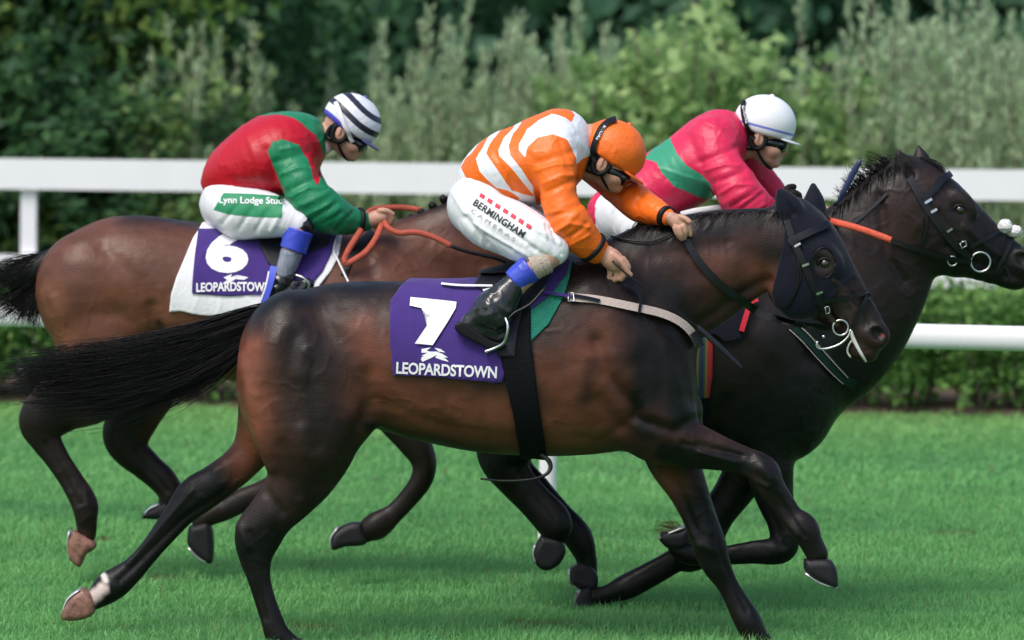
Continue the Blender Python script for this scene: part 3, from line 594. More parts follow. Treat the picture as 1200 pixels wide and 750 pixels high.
def rider(sp):
    y0 = sp['y']; s = S(y0); H = .0042
    rows = sp['torso'] + sp['armN'] + sp['armF'] + sp['legN'] + [(sp['head'][0]-50, sp['head'][1]-70, sp['head'][0]+50, sp['head'][1]+50)]
    rows = rows + [(*p[:2], *p[:2]) for hh in sp['hands'] for f_ in hh for p in f_]
    B = fieldfor(rows, y0, H, pad=.05, depth=.38)
    root = empty('person', P(sp['torso'][0][0], sp['torso'][0][1] + 20, y0), sp['label'], 'person', 'jockeys riding crouched in the race')
    # --- the body underneath: one surface from hips to fingertips
    B.chain(ST(sp['torso'], y0, 1.15, .84), k=.02)
    for k_, sg in (('armN', -1), ('armF', 1)): B.chain(ST(sp[k_], y0, .95, .72), k=.02, n=2)
    B.chain(ST(sp['legN'], y0, 1, .84), k=.02, n=2)
    B.chain([(a, 2*y0 - b, c, r, q) for a, b, c, r, q in ST(sp['legN'], y0, 1, .84)], k=.02, n=2)
    hx, hy, tilt = sp['head']; O = P(hx, hy, y0); ca, sa = math.cos(rad(tilt)), math.sin(rad(tilt))
    def hp(u, w_, yy=0): return O + np.array([u*ca + w_*sa, yy, -u*sa + w_*ca])
    jw = sp.get('jaw', 1.0)
    def hf(u, w_, yy=0): return hp(u, w_ * jw if w_ < 0 else w_, yy)
    nb = P(*sp['neck'], y0)
    B.chain([(*nb, .062, 1), (*hp(-.045, -.05), .056, .95), (*hp(-.03, .0), .06, 1)], k=.02)
    an = -rad(tilt)
    B.ell(hf(-.005, .03), (.095, .074, .092), an, .02); B.ell(hf(.035, -.045), (.058, .056, .062), an, .03)
    B.chain([(*hf(.07, .0), .020, 1.6), (*hf(.088, -.018), .012, 1.2), (*hf(.104, -.044), .0125, 1.15), (*hf(.088, -.052), .012, 1.3)], k=.014)
    B.ell(hf(.074, -.098), (.026, .03, .020), an, .02); B.ell(hf(.045, -.085), (.04, .046, .03), an, .02)
    B.ell(hf(.091, -.066), (.010, .022, .006), an, .006); B.ell(hf(.090, -.080), (.011, .020, .007), an, .006)
    B.chain([(*hf(.098, -.073, -.02), .0035, 1), (*hf(.105, -.073, 0), .0035, 1), (*hf(.098, -.073, .02), .0035, 1)], k=.006, carve=True)
    for sg in (-1, 1):
        B.ell(hf(.055, -.052, sg*.045), (.03, .02, .022), an, .02)          # cheek
        B.ell(hf(.072, -.012, sg*.034), (.014, .013, .011), an, .010, carve=True)  # eye socket
        B.ell(hf(.066, -.014, sg*.034), (.0125, .0125, .0125), an, .004)
        B.ell(hp(-.012, -.022, sg*.078), (.020, .011, .031), an + .25, .008)
        B.ell(hp(-.008, -.020, sg*.092), (.011, .008, .019), an + .25, .005, carve=True)
        B.ell(hp(-.016, -.018, sg*.088), (.004, .006, .018), an + .25, .003)
    for hh in sp['hands']:
        for f_ in hh: B.chain(dots(f_, 3, y0, 1.0), k=.0035, n=2)
    v, f = B.mesh(2)
    body = mesh_obj('body', v, f, M['skin'], root)
    if 'glove' in sp:
        gl = fieldfor([(*p[:2], *p[:2]) for f_ in sp['hands'][sp['glove']] for p in f_], y0, .004, pad=.04, depth=.3)
        for f_ in sp['hands'][sp['glove']]:
            d_ = dots(f_, 3, y0, 1.0); gl.chain([(a, b, c, r * 1.12 + .0015, q) for a, b, c, r, q in d_], k=.003, n=2)
        v, f = gl.mesh(2); mesh_obj('glove', v, f, M['glove'], root)
    # --- jacket
    J = fieldfor(sp['torso'] + sp['armN'] + sp['armF'], y0, H, depth=.36)
    J.chain(ST(sp['torso'], y0, 1.25), k=.02, n=4)
    J.chain(ST(sp['armN'], y0, .95), k=.03, n=4); J.chain(ST(sp['armF'], y0, .95), k=.03, n=4)
    v, f = J.mesh(2); n = normals(v, f); pix = PIX(v)
    v = folds(v, n, sp.get('fold', .0055), 6.5, sp.get('fst', (1, .7, 1)), sp['off'])
    for pts, wd, am in sp.get('strokes', ()): v = v + n * (am * stroke(pix, pts, wd) * (n[:, 1] < .3))[:, None]
    sd = np.full(len(v), 99.0)
    for poly in sp['bands']: sd = np.minimum(sd, polydist(pix, poly))
    mesh_obj('jacket', v, f, M[sp['jmat']], root, attrs={'band': np.clip(.5 + sd / 16, 0, 1)})
    # cuffs: dark elastic round each wrist
    for k_, e in (('armN', -1), ('armF', 1)):
        st = ST(sp[k_], y0, .95)[-2:]; a, b = np.array(st[0]), np.array(st[1]); c = a + (b - a) * .72; ax = (b - a)[:3]; r = c[3]
        mb = MB(); mb.lathe(c[:3], [(r*.9, -.010), (r*1.12, -.008), (r*1.15, 0), (r*1.12, .008), (r*.9, .010)], axis=ax, n=24); mb.build('cuff', M['rubber'], root)
    if 'collar' in sp:
        c = P(*sp['collar'], y0); mb = MB(); ax = hp(-.03, .0) - nb; mb.lathe(c, [(.060, -.022), (.071, -.020), (.073, 0), (.070, .020), (.058, .022)], axis=ax, n=28); mb.build('collar', M['white_cloth'], root)
    # --- breeches
    L = fieldfor(sp['legN'] + sp['torso'][:1], y0, H, depth=.38)
    ln = ST(sp['legN'], y0, 1.0); lf = [(a, 2*y0 - b, c, r, q) for a, b, c, r, q in ln]
    cut = sp['knee']                             # stations before this index are breeches
    hip = ST([sp['hip']], y0)[0]
    L.chain([(*hip[:3], hip[3], 1.2), (*(np.array(hip[:3]) + [.002, 0, .004]), hip[3] * .98, 1.2)], k=.0); L.chain(ln[:cut], k=.05, n=4); L.chain(lf[:cut], k=.05, n=3)
    v, f = L.mesh(2); n = normals(v, f); v = folds(v, n, .0055, 6, (1, 1, .45), sp['off'] + 4); pix = PIX(v)
    for pts, wd, am in sp.get('legstrokes', ()): v = v + n * (1.5 * am * stroke(pix, pts, wd) * (n[:, 1] < .3))[:, None]
    mesh_obj('breeches', v, f, M['breech'], root)
    # --- boots on both legs
    for sgn in (-1, 1):
        def mir(st): return [tuple(x) for x in st] if sgn < 0 else [(a, 2*y0 - b, c, r, q) for a, b, c, r, q in st]
        bf = fieldfor(sp['shaft'] + sp['foot'], y0 + sgn * .28, H, pad=.06, depth=.11)
        bf.chain(mir(ST(sp['shaft'], y0, .95)), k=0, n=4); bf.chain(mir(ST(sp['foot'], y0, .95)), k=.02, n=3)
        v, f = bf.mesh(2); n = normals(v, f); pix = PIX(v); sh = stroke(pix, sp['crease'], 16)
        v = v + n * (.007 * sh * (1 - 2*np.abs(vnoise(v * [1, .6, 1], 26, 1.5))) )[:, None]
        boot = mesh_obj('boot', v, f, M['boot'], root)
        for nm, key in (('boot_shaft', 'greyshaft'), ('cuff_band', 'blue'), ('bandage', 'bandage')):
            if key in sp:
                cf = fieldfor(sp[key], y0 + sgn * .28, H, pad=.06, depth=.11); cf.chain(mir(ST(sp[key], y0, .95)), k=0, n=3)
                a, b = mir(ST([sp[key][0]], y0))[0], mir(ST([sp[key][-1]], y0))[0]; a, b = np.array(a[:3]), np.array(b[:3]); ax = (b-a)/np.linalg.norm(b-a)
                X, Y, Z = cf.grids((slice(None),)*3); t = (X-a[0])*ax[0]+(Y-a[1])*ax[1]+(Z-a[2])*ax[2]
                cf.f = np.maximum(cf.f, np.maximum(-t, t - np.linalg.norm(b-a))).astype(np.float32)
                v, f = cf.mesh(1); n = normals(v, f)
                if nm == 'bandage': v = v + n * (.0025*np.sin(((v-a)@ax)*420 + 2*vnoise(v, 20)))[:, None]
                else: v = folds(v, n, .003, 10, off=2)
                mesh_obj(nm, v, f, M[{'greyshaft': 'boot_grey', 'blue': 'blue', 'bandage': 'bandage'}[key]], boot)
        sl = sp['sole']; yy = y0 + sp['foot'][1][5] * (1 if sgn < 0 else -1)
        slab('sole', sl, yy, .036, M['rubber'], boot, rnd=.006, h=.004)
    # --- helmet with its silk cap, peak, harness; goggles
    c = hp(.0, .045); Hf = Field(c - .16, c + .16, H)
    Hf.ell(c, (.123, .105, .110), an, 0)
    X, Y, Z = Hf.grids((slice(None),)*3); uu = (X-O[0])*ca - (Z-O[2])*sa; ww = (X-O[0])*sa + (Z-O[2])*ca
    low = -.004 - .0 * uu + .16 * np.clip(-uu - .03, 0, 1) ; low = low - .9 * np.maximum(0, np.abs(uu + .01) * 0)
    d = low - ww; a_ = Hf.f; k = .012; h_ = np.clip(.5 - .5*(a_ - d)/k, 0, 1); Hf.f = (a_*(1-h_) + d*h_ + k*h_*(1-h_)).astype(np.float32)
    v, f = Hf.mesh(2); n = normals(v, f); wv = (v[:, 0]-O[0])*sa + (v[:, 2]-O[2])*ca; uv = (v[:, 0]-O[0])*ca - (v[:, 2]-O[2])*sa
    if sp['cap'] != 'cap8': v = folds(v, n, .0035, 11, off=sp['off'] + 8); 
    band = {'cap6': np.clip((wv + .003) / .165 + .10*np.sin(uv*16 + .3), .0, 1), 'cap8': np.clip((wv + .01 - .10*uv*0) / .165 + .2, 0, 1), 'cap7': wv * 0}[sp['cap']]
    hel = mesh_obj('helmet', v, f, M[sp['cap']], root, attrs={'band': band})
    pk = Field(hp(.12, 0) - .10, hp(.12, 0) + .10, .004); pk.chain([(*hp(.075, .006), .075, .9), (*hp(.092, .0), .072, .9)], k=0)
    X, Y, Z = pk.grids((slice(None),)*3); uu = (X-O[0])*ca - (Z-O[2])*sa; ww = (X-O[0])*sa + (Z-O[2])*ca
    cyl = np.sqrt((uu - .085)**2 + (Y - y0)**2) - .073; lowf = .004 - .12*(uu - .08) - .9*(Y-y0)**2
    pk.f = np.maximum(cyl, np.abs(ww - lowf) - .0045).astype(np.float32)
    v, f = pk.mesh(1); mesh_obj('peak', v, f, M[sp['peak']], hel)
    mb = MB(); mb.lathe(hp(.0, .155), [(.001, .006), (.008, .004), (.010, 0), (.010, -.006)], axis=hp(0, 1) - hp(0, 0), n=12); mb.build('button', M[sp['peak']] if sp['cap'] != 'cap7' else M['cap7'], hel)
    gf = Field(hp(.05, -.03) - .13, hp(.05, -.03) + .13, .004)
    gf.ell(hp(.040, -.026), (.074, .0685, .040), an - .04, 0); gf.ell(hp(.085, -.022, -.030), (.020, .034, .022), an, .01); gf.ell(hp(.085, -.022, .030), (.020, .034, .022), an, .01)
    gf.ell(hp(.118, -.058, 0), (.028, .014, .022), an, .01, carve=True)
    v, f = gf.mesh(2); mesh_obj('goggles', v, f, M['goggle'], root)
    # harness: pad behind the ear and chin strap
    for sg in (-1, 1):
        mb = MB(); arc = [hp(-.014 + .03*math.cos(t), -.022 + .040*math.sin(t), sg*.074) for t in np.linspace(rad(20), rad(-250), 16)]
        mb.tube(arc, .0085, n=8); mb.tube([hf(-.012, -.060, sg*.070), hf(.02, -.095, sg*.058), hf(.055, -.118, sg*.030), hf(.072, -.122, 0)], .0055, n=8, n2=4)
        mb.tube([hp(-.045, -.0, sg*.070), hp(-.058, -.03, sg*.058), hp(-.05, -.065, sg*.058), hp(-.012, -.06, sg*.07)], .010, n=8, n2=4)
        mb.build('harness', M['rubber'], root)
    # goggle strap over the cap
    path, mt, wd = sp['gstrap']
    sp['gs'] = strap('goggle_strap', M[mt], path, wd, Hf, .009, .003, y0, hel, n2=5)
    sp['_B'], sp['_J'], sp['_L'] = B, J, L
    return root

# finger chains: palm first, then four fingers and a thumb; (px, py, dy, r_px)
j7 = dict(y=0.0, label='jockey in orange and white hooped silks on the number 7 horse', off=1.0,
  torso=[(543,200,566,234,1.2), (552,178,590,234,1.3), (575,158,618,238,1.35), (603,147,648,236,1.4), (630,135,664,222,1.42), (646,130,672,190,1.35), (657,141,676,170,1.0)],
  armN=[(622,180,678,168,.9,-.13), (627,205,676,200,.9,-.19), (634,240,677,232,.9,-.22), (646,268,694,257,.9,-.24), (668,294,702,270,.9,-.22), (684,301,712,285,.9,-.20)],
  armF=[(664,165,702,195,.9,.14), (704,226,738,204,.9,.13), (736,256,764,225,.9,.04), (764,262,784,240,.9,-.05), (778,264,788,246,.9,-.08)],
  hip=(523,240,600,240), legN=[(538,222,592,236,1.05,-.06), (546,278,594,232,1.1,-.12), (576,293,622,245,1.0,-.18), (606,305,648,262,.95,-.23), (632,302,665,283,.9,-.26), (624,300,652,314,.9,-.275), (596,320,620,340,.9,-.28), (566,356,596,372,.9,-.28)],
  knee=5, shaft=[(594,322,613,342,.95,-.28), (576,338,606,360,.95,-.28), (558,352,600,378,.95,-.28)],
  foot=[(552,366,584,372,.8,-.28), (543,372,556,392,.8,-.28), (562,376,572,398,.85,-.28), (582,388,590,404,.9,-.28)],
  blue=[(612,301,633,327,.97,-.28), (592,320,612,341,.97,-.28)], bandage=[(630,299,655,312,.95,-.272), (612,302,632,326,.95,-.28)],
  sole=[(533,379),(545,378),(575,398),(592,402),(590,408),(576,409),(548,396),(534,386)], crease=[(570,345),(588,385)],
  head=(712,188,31), neck=(692,165), jaw=.72,
  hands=[[[(706,295,-.20,10),(716,303,-.20,12.5),(722,308,-.20,11.5)], [(730,304,-.222,4.2),(736,313,-.222,3.8),(733,322,-.214,3.3),(727,322,-.2,3)], [(728,310,-.212,4.2),(731,319,-.212,3.8),(728,327,-.205,3.3),(722,325,-.19,3)], [(722,314,-.20,4.2),(723,322,-.20,3.8),(721,328,-.195,3.3),(716,325,-.18,3)], [(715,315,-.19,4),(715,322,-.19,3.5),(713,327,-.185,3),(710,323,-.175,2.8)], [(718,298,-.225,4.2),(728,306,-.235,4),(735,318,-.232,3.5),(739,322,-.23,3)]],
         [[(786,255,-0.105,7),(793,260,-0.105,9),(799,263,-0.105,8)], [(803,261,-0.115,3.6),(808,267,-0.115,3.3),(809,275,-0.110,3)], [(801,265,-0.125,3.6),(803,272,-0.125,3.3),(802,279,-0.115,3)], [(796,268,-0.135,3.6),(798,275,-0.135,3.3),(799,280,-0.125,3)], [(791,267,-0.135,3.4),(793,273,-0.135,3),(796,278,-0.125,2.8)], [(796,254,-0.120,3.6),(803,256,-0.130,3.3),(808,260,-0.135,3)]]],
  jmat='jacket7', cap='cap7', peak='cap7', gstrap=([(722,138.5),(713,142),(704,150),(698,163),(695,177),(698,190)], 'rubber', .020),
  bands=[[(545,186),(552,180),(563,166),(573,159),(566,173),(558,186),(562,201),(581,221),(595,224),(609,231),(600,240),(560,232),(540,196)],
         [(598,143),(584,155),(573,169),(570,180),(592,212),(600,224),(626,230),(612,213),(597,194),(585,183),(584,176),(590,162),(606,143)],
         [(636,125),(612,142),(601,156),(596,170),(598,182),(611,198),(630,228),(640,225),(618,188),(608,176),(608,168),(618,151),(632,140),(646,134),(662,137),(670,143),(674,134),(662,120)],
         [(615,184),(618,172),(630,161),(648,157),(664,163),(674,178),(676,192),(700,178),(900,180),(900,330),(690,320),(640,290),(629,240),(622,210)]],
  strokes=[([(630,190),(672,178)], 5, -.006), ([(640,225),(675,210)], 4, -.007), ([(645,255),(680,240)], 4, -.006), ([(655,270),(676,250)], 4, .006), ([(668,280),(688,262)], 3, -.005), ([(676,160),(690,200)], 6, -.006), ([(618,180),(632,235)], 5, -.006), ([(560,215),(600,226)], 4, -.004), ([(720,230),(736,215)], 4, -.005), ([(745,240),(755,225)], 4, -.005), ([(645,275),(668,262),(690,266)], 2.5, .005), ([(640,250),(664,246)], 2.5, .004), ([(636,215),(660,205),(672,206)], 2.5, .004), ([(652,285),(676,272)], 2, -.004), ([(664,290),(690,276)], 2, .004), ([(628,200),(650,192),(670,192)], 2.5, .004), ([(575,170),(590,200),(606,226)], 3, -.003), ([(648,132),(672,150),(690,180)], 3, .004), ([(655,165),(668,200)], 3, -.003), ([(590,232),(625,234)], 3, .005)],
  legstrokes=[([(575,240),(640,270)], 3, -.004), ([(600,250),(655,285)], 3, .004), ([(545,255),(570,285)], 4, -.005), ([(620,290),(640,300)], 3, -.004), ([(548,236),(585,262),(628,292)], 2.5, -.004), ([(556,262),(590,284),(620,300)], 2.5, .004), ([(590,234),(620,256),(655,272)], 2.5, -.004), ([(636,262),(640,284),(650,300)], 2.2, .004), ([(646,266),(652,286),(658,298)], 2.2, -.004), ([(530,225),(545,250)], 3, .003), ([(570,276),(600,292)], 2.2, -.004)])
j8 = dict(y=1.05, label='jockey in pink silks with green hoop and white cap on the black horse', off=5.0,
  torso=[(700,225,738,276,1.2), (730,200,778,262,1.3), (760,178,808,246,1.35), (788,158,838,230,1.4), (816,137,858,204,1.42), (836,134,864,176,1.3), (850,143,866,166,1.0)],
  armN=[(808,166,864,162,.9,-.12), (817,196,870,188,.9,-.18), (834,224,884,206,.9,-.22), (850,250,896,222,.9,-.23), (878,262,906,232,.9,-.20), (902,256,917,238,.9,-.17)],
  armF=[(846,160,878,180,.9,.12), (866,200,894,186,.9,.17), (886,222,910,204,.9,.18), (904,238,922,222,.9,.15), (914,245,927,230,.9,.13)],
  hip=(690,254,758,254), legN=[(705,240,752,252,1.05,-.06), (730,285,770,245,1.1,-.12), (762,300,800,258,1.0,-.18), (790,310,825,272,.95,-.23), (808,318,845,296,.9,-.26), (800,315,832,330,.9,-.27), (785,335,810,350,.9,-.28), (762,362,788,378,.9,-.28)],
  knee=5, shaft=[(780,328,815,346,.95,-.28), (768,345,798,362,.95,-.28), (755,360,790,382,.95,-.28)],
  foot=[(748,370,776,376,.8,-.28), (745,378,756,396,.8,-.28), (762,382,770,402,.85,-.28), (782,394,788,408,.9,-.28)],
  sole=[(736,384),(748,383),(775,402),(790,406),(788,412),(776,413),(750,401),(737,391)], crease=[(770,355),(785,390)],
  head=(893,157,14), neck=(868,168), glove=0, collar=(864,160),
  hands=[[[(911,243,-.17,8),(919,237,-.17,9),(925,232,-.17,8)], [(930,226,-.18,3.6),(936,229,-.18,3.3),(936,235,-.175,3)], [(931,231,-.165,3.6),(936,236,-.165,3.3),(934,241,-.165,3)], [(929,236,-.155,3.6),(933,241,-.155,3.3),(930,245,-.155,3)], [(924,241,-.15,3.4),(928,246,-.15,3),(925,249,-.15,2.8)], [(920,227,-.17,3.6),(924,220,-.165,3.3),(930,219,-.16,3)]],
         [[(924,238,.13,7),(938,242,.13,7.5),(950,246,.12,8),(956,248,.12,8)], [(962,246,.10,3.6),(969,249,.10,3.3),(971,254,.105,3)], [(961,250,.09,3.6),(966,255,.09,3.3),(964,259,.10,3)], [(957,252,.085,3.6),(961,258,.085,3.3),(958,261,.09,3)], [(952,252,.085,3.2),(954,258,.085,3),(952,260,.09,2.8)], [(957,243,.10,3.4),(965,243,.095,3.2),(972,246,.09,3)]]],
  jmat='jacket8', cap='cap8', peak='peak_white', gstrap=([(872,117),(870,126),(872,140),(877,152),(884,163)], 'rubber', .016),
  bands=[[(755,186),(782,152),(786,164),(794,181),(805,194),(820,204),(829,215),(838,234),(820,232),(803,224),(790,219),(775,202),(769,190)]],
  strokes=[([(820,190),(864,172)], 4, -.006), ([(835,215),(872,200)], 4, -.006), ([(850,238),(884,218)], 4, .005), ([(870,245),(892,228)], 3, -.005), ([(806,160),(836,228)], 5, -.006), ([(845,140),(862,170)], 5, -.005), ([(780,210),(820,222)], 4, -.004), ([(826,200),(850,192),(866,194)], 2.5, .005), ([(842,228),(862,216),(880,216)], 2.5, .005), ([(858,242),(878,230)], 2.5, -.004), ([(872,252),(896,240)], 2.5, .004), ([(820,140),(846,152),(862,172)], 3, .004), ([(770,196),(800,206),(826,214)], 2.5, .003)])
j6 = dict(y=1.8, label='jockey in red silks with green sleeves and striped cap on the rear horse', off=9.0,
  torso=[(240,200,262,226,1.2), (252,178,290,232,1.3), (274,156,318,233,1.35), (302,137,342,230,1.4), (332,133,360,204,1.42), (350,140,370,184,1.2), (358,150,372,172,1.0)],
  armN=[(314,182,362,168,.9,-.12), (322,208,370,196,.9,-.18), (338,240,386,220,.9,-.22), (360,262,402,232,.9,-.22), (394,272,417,243,.9,-.18), (421,270,434,249,.9,-.15)],
  armF=[(340,165,372,175,.9,.12), (350,200,374,192,.9,.17), (362,232,388,222,.9,.18), (392,258,410,244,.9,.14), (420,264,432,250,.9,.08)],
  hip=(234,240,302,240), legN=[(245,226,295,232,1.05,-.06), (256,270,300,224,1.1,-.12), (288,273,324,228,1.0,-.18), (318,274,344,238,.95,-.23), (336,274,362,250,.9,-.25), (334,266,366,272,.9,-.26), (328,290,357,296,.9,-.265), (322,326,342,332,.9,-.27)],
  knee=5, shaft=[(336,262,368,268,.85,-.255), (334,270,362,276,.8,-.26), (322,328,342,332,.8,-.265)],
  foot=[(318,330,345,330,.8,-.265), (318,332,330,350,.8,-.265), (340,328,346,348,.85,-.265), (360,326,364,340,.9,-.265)],
  blue=[(334,266,368,272,1.0,-.26), (327,290,359,297,1.0,-.262)], greyshaft=[(329,291,356,297,1.0,-.262), (321,326,341,331,1.0,-.264)],
  sole=[(316,346),(335,348),(362,338),(364,343),(340,354),(318,352)], crease=[(322,335),(345,338)],
  head=(406,152,30), neck=(378,162), jaw=.85, collar=(373,163),
  hands=[[[(431,260,-.15,8),(440,256,-.15,9.5),(448,254,-.15,9)], [(455,250,-.165,3.6),(460,255,-.165,3.3),(458,261,-.155,3)], [(453,254,-.155,3.6),(457,260,-.155,3.3),(453,264,-.15,3)], [(448,258,-.145,3.6),(451,264,-.145,3.3),(446,266,-.14,3)], [(442,260,-.14,3.4),(444,266,-.14,3),(440,267,-.135,2.8)], [(445,247,-.17,3.6),(453,247,-.175,3.3),(460,251,-.17,3)]],
         [[(431,257,.08,7),(440,256,.08,8),(446,255,.08,8)], [(452,252,.06,3.4),(456,257,.06,3.1),(454,262,.06,2.8)], [(450,256,.07,3.4),(453,261,.07,3.1),(450,264,.07,2.8)], [(446,258,.08,3.4),(448,263,.08,3.1),(445,265,.08,2.8)], [(442,259,.09,3.2),(443,264,.09,2.9),(440,265,.09,2.6)], [(445,250,.05,3.4),(452,250,.045,3.1),(457,253,.045,2.8)]]],
  jmat='jacket6', cap='cap6', peak='peak_blue', gstrap=([(393,119),(398,131),(403,146),(409,158),(413,167)], 'print_white', .016),
  bands=[[(225,205),(236,186),(252,166),(272,150),(286,142),(303,136),(325,133),(343,137),(357,146),(371,158),(384,190),(372,218),(360,185),(350,170),(331,163),(319,166),(313,177),(326,212),(336,245),(300,250),(225,235)]],
  strokes=[([(322,190),(362,178)], 4, -.005), ([(335,225),(375,205)], 4, -.007), ([(345,245),(385,225)], 4, .006), ([(365,258),(395,238)], 3, -.006), ([(395,268),(412,250)], 3, -.005), ([(312,175),(330,228)], 5, -.007), ([(270,210),(320,220)], 5, -.004), ([(360,145),(376,180)], 4, -.005), ([(328,205),(350,196),(368,198)], 2.5, .005), ([(340,232),(360,220),(380,220)], 2.5, .005), ([(360,252),(384,240)], 2.5, .004), ([(378,262),(400,250)], 2.5, -.004), ([(330,175),(350,172)], 3, .004), ([(285,150),(300,190),(310,220)], 4, .003)],
  legstrokes=[([(260,262),(278,240)], 3, -.004), ([(280,268),(296,244)], 3, -.004), ([(300,270),(314,246)], 3, -.004), ([(318,270),(330,248)], 3, .004)])
for j in (j7, j8, j6): j['root'] = rider(j)
# ---------------------------------------------------------------- cloths, saddles, bridles, whips
from mathutils.bvhtree import BVHTree
def wrap(name, mt, fld, poly, off, parent=None, y0=0.0, h=.005, hole=None, fold=0.0, rnd=3.0, side=None, foff=0.0, ff=5, pad=.03):
    """cloth lying on the animal: everything inside the traced outline, off metres above its surface, round both sides"""
    p = np.array([P(a, b, y0) for a, b in poly]); lo = p.min(0) - pad; hi = p.max(0) + pad
    lo[1] = y0 - .42; hi[1] = y0 + .42
    if side == 'near': hi[1] = y0 + .02
    G_ = Field(lo, hi, h); X, Y, Z = np.meshgrid(*G_.ax, indexing='ij'); pts = np.stack([X, Y, Z], -1).reshape(-1, 3)
    gi = np.clip(np.rint((pts - fld.lo) / fld.h).astype(int), 0, fld.n - 1); f = fld.f[gi[:, 0], gi[:, 1], gi[:, 2]] - off
    m = np.abs(f) < .03; f[m] = fld.sample(pts[m]) - off; m = f < .03; d = np.full(len(f), .05, np.float32)
    nearpts = pts[m].copy(); pix = PIX(nearpts)
    far = nearpts[:, 1] > y0; mp = nearpts.copy(); mp[:, 1] = 2*y0 - mp[:, 1]; pix = np.where(far[:, None], PIX(mp), pix)
    dd = polydist(pix, poly)
    if hole is not None: dd = np.maximum(dd, -polydist(pix, hole))
    d[m] = dd / S(y0)
    G_.f = np.maximum(f, d).reshape(G_.n).astype(np.float32)
    if side == 'near': G_.f[:, -1, :] = .05
    v, F_ = G_.mesh(2); n = normals(v, F_)
    if fold: v = folds(v, n, fold, ff, (1, .5, .35), foff)
    return mesh_obj(name, v, F_, mt, parent)
def surf(o):                                     # tree for laying prints on an object, world space
    off = np.array(parent_loc(o)); me = o.data; v = np.empty(len(me.vertices)*3, np.float32); me.vertices.foreach_get('co', v); v = v.reshape(-1, 3) + off
    return BVHTree.FromPolygons([Vector(x) for x in v], [tuple(p.vertices) for p in me.polygons])
def lay(tree, px, lift=.002, y0=0.0):
    out = []; c = Vector(CAM); last = y0 - .2
    for a, b in px:
        q = Vector(P(a, b, y0)); d = (q - c).normalized(); hit = tree.ray_cast(c, d)
        if hit[0] is not None and hit[0].y < y0 + .1: last = hit[0].y; out.append(hit[0] - d * lift)
        else: out.append(Vector(P(a, b, last)))
    return out
def sheet(name, mt, tree, polys, parent, lift=.002, y0=0.0, step=4.0, bm=None):
    """flat print: outlines (or a flat bmesh in photo px) cut fine and laid on the cloth below"""
    if bm is None:
        bm = bmesh.new()
        for poly in polys: bm.faces.new([bm.verts.new((x, y, 0)) for x, y in poly])
        bmesh.ops.triangulate(bm, faces=bm.faces[:])
    xs = [v.co.x for v in bm.verts]; ys = [v.co.y for v in bm.verts]
    for ax, lo, hi in ((0, min(xs), max(xs)), (1, min(ys), max(ys))):
        k = lo + step
        while k < hi:
            no = Vector((1, 0, 0)) if ax == 0 else Vector((0, 1, 0)); co = Vector((k, 0, 0)) if ax == 0 else Vector((0, k, 0))
            bmesh.ops.bisect_plane(bm, geom=bm.verts[:] + bm.edges[:] + bm.faces[:], plane_co=co, plane_no=no); k += step
    bm.verts.ensure_lookup_table(); bm.verts.index_update()
    w_ = lay(tree, [(v.co.x, v.co.y) for v in bm.verts], lift, y0)
    o = mesh_obj(name, np.array([tuple(x) for x in w_]), [tuple(v.index for v in f.verts) for f in bm.faces], mt, parent, smooth=True); bm.free(); return o
def lettering(name, text, mt, tree, p0, p1, hgt, parent, y0=0.0, bold=.02, step=4.0, lift=.0035, shear=0.0, arc=0.0, spacing=1.0):
    cu = bpy.data.curves.new('letters', 'FONT'); cu.body = text; cu.offset = bold; cu.resolution_u = 4; cu.shear = shear; cu.space_character = spacing
    to = bpy.data.objects.new('letters', cu); me = to.to_mesh(); bm = bmesh.new(); bm.from_mesh(me); to.to_mesh_clear()
    bpy.data.objects.remove(to); bpy.data.curves.remove(cu)
    bmesh.ops.triangulate(bm, faces=bm.faces[:])
    xs = [v.co.x for v in bm.verts]; ys = [v.co.y for v in bm.verts]; x0, x1, yl, yh = min(xs), max(xs), min(ys), max(ys)
    e = np.array(p1, float) - p0; nrm = np.array([e[1], -e[0]]) / np.linalg.norm(e)
    for v in bm.verts:
        u = (v.co.x - x0) / (x1 - x0); w_ = (v.co.y - yl) / (yh - yl); q = np.array(p0) + e * u + nrm * (w_ * hgt + arc * math.sin(u * math.pi)); v.co = (q[0], q[1], 0)
    return sheet(name, mt, tree, None, parent, lift, y0, step, bm)
def thing(name, at, label, cat, group=None): return empty(name, at, label, cat, group)

M['purple'] = mat('purple_cloth', (.055, .025, .19), spec=.25, rough=.8, bump=.35, bscale=420, vary=.10, vscale=14, sheen=.15)
M['purple_dark'] = M['purple']
M['green_pad'] = mat('green_pad', (.015, .25, .17), rough=.85, bump=.8, bscale=260, sheen=.1)
M['navy'] = mat('navy_hood', (.0028, .0042, .013), spec=.18, rough=.7, bump=.3, bscale=300, sheen=.12)
M['slate'] = mat('slate_saddle', (.014, .015, .022), spec=.25, rough=.5, bump=.3, bscale=200)
M['girth'] = mat('black_elastic', (.0032, .004, .006), spec=.15, rough=.75, bump=.4, bscale=150)
M['beige'] = mat('beige_elastic', (.50, .40, .36), rough=.7, bump=.3, bscale=140)
M['rein_red'] = mat('red_rubber_grip', (.50, .09, .05), rough=.6, bump=.6, bscale=220, vary=.15, vscale=60)
M['rein_orange'] = mat('orange_rubber_grip', (.80, .12, .06), rough=.6, bump=.6, bscale=260, vary=.15, vscale=60)
M['red_web'] = mat('red_webbing', (.60, .012, .03), rough=.6)
M['green_web'] = mat('dark_green_webbing', (.004, .022, .017), rough=.6, spec=.2)
M['wool'] = mat('white_sheepskin', (.80, .79, .80), rough=.95, bump=1, bscale=150, sheen=.3)
M['tongue_tie'] = mat('pale_tongue_tie', (.62, .60, .56), rough=.6)
M['grip_blue'] = mat('dark_blue_whip_flap', (.03, .04, .12), rough=.4)

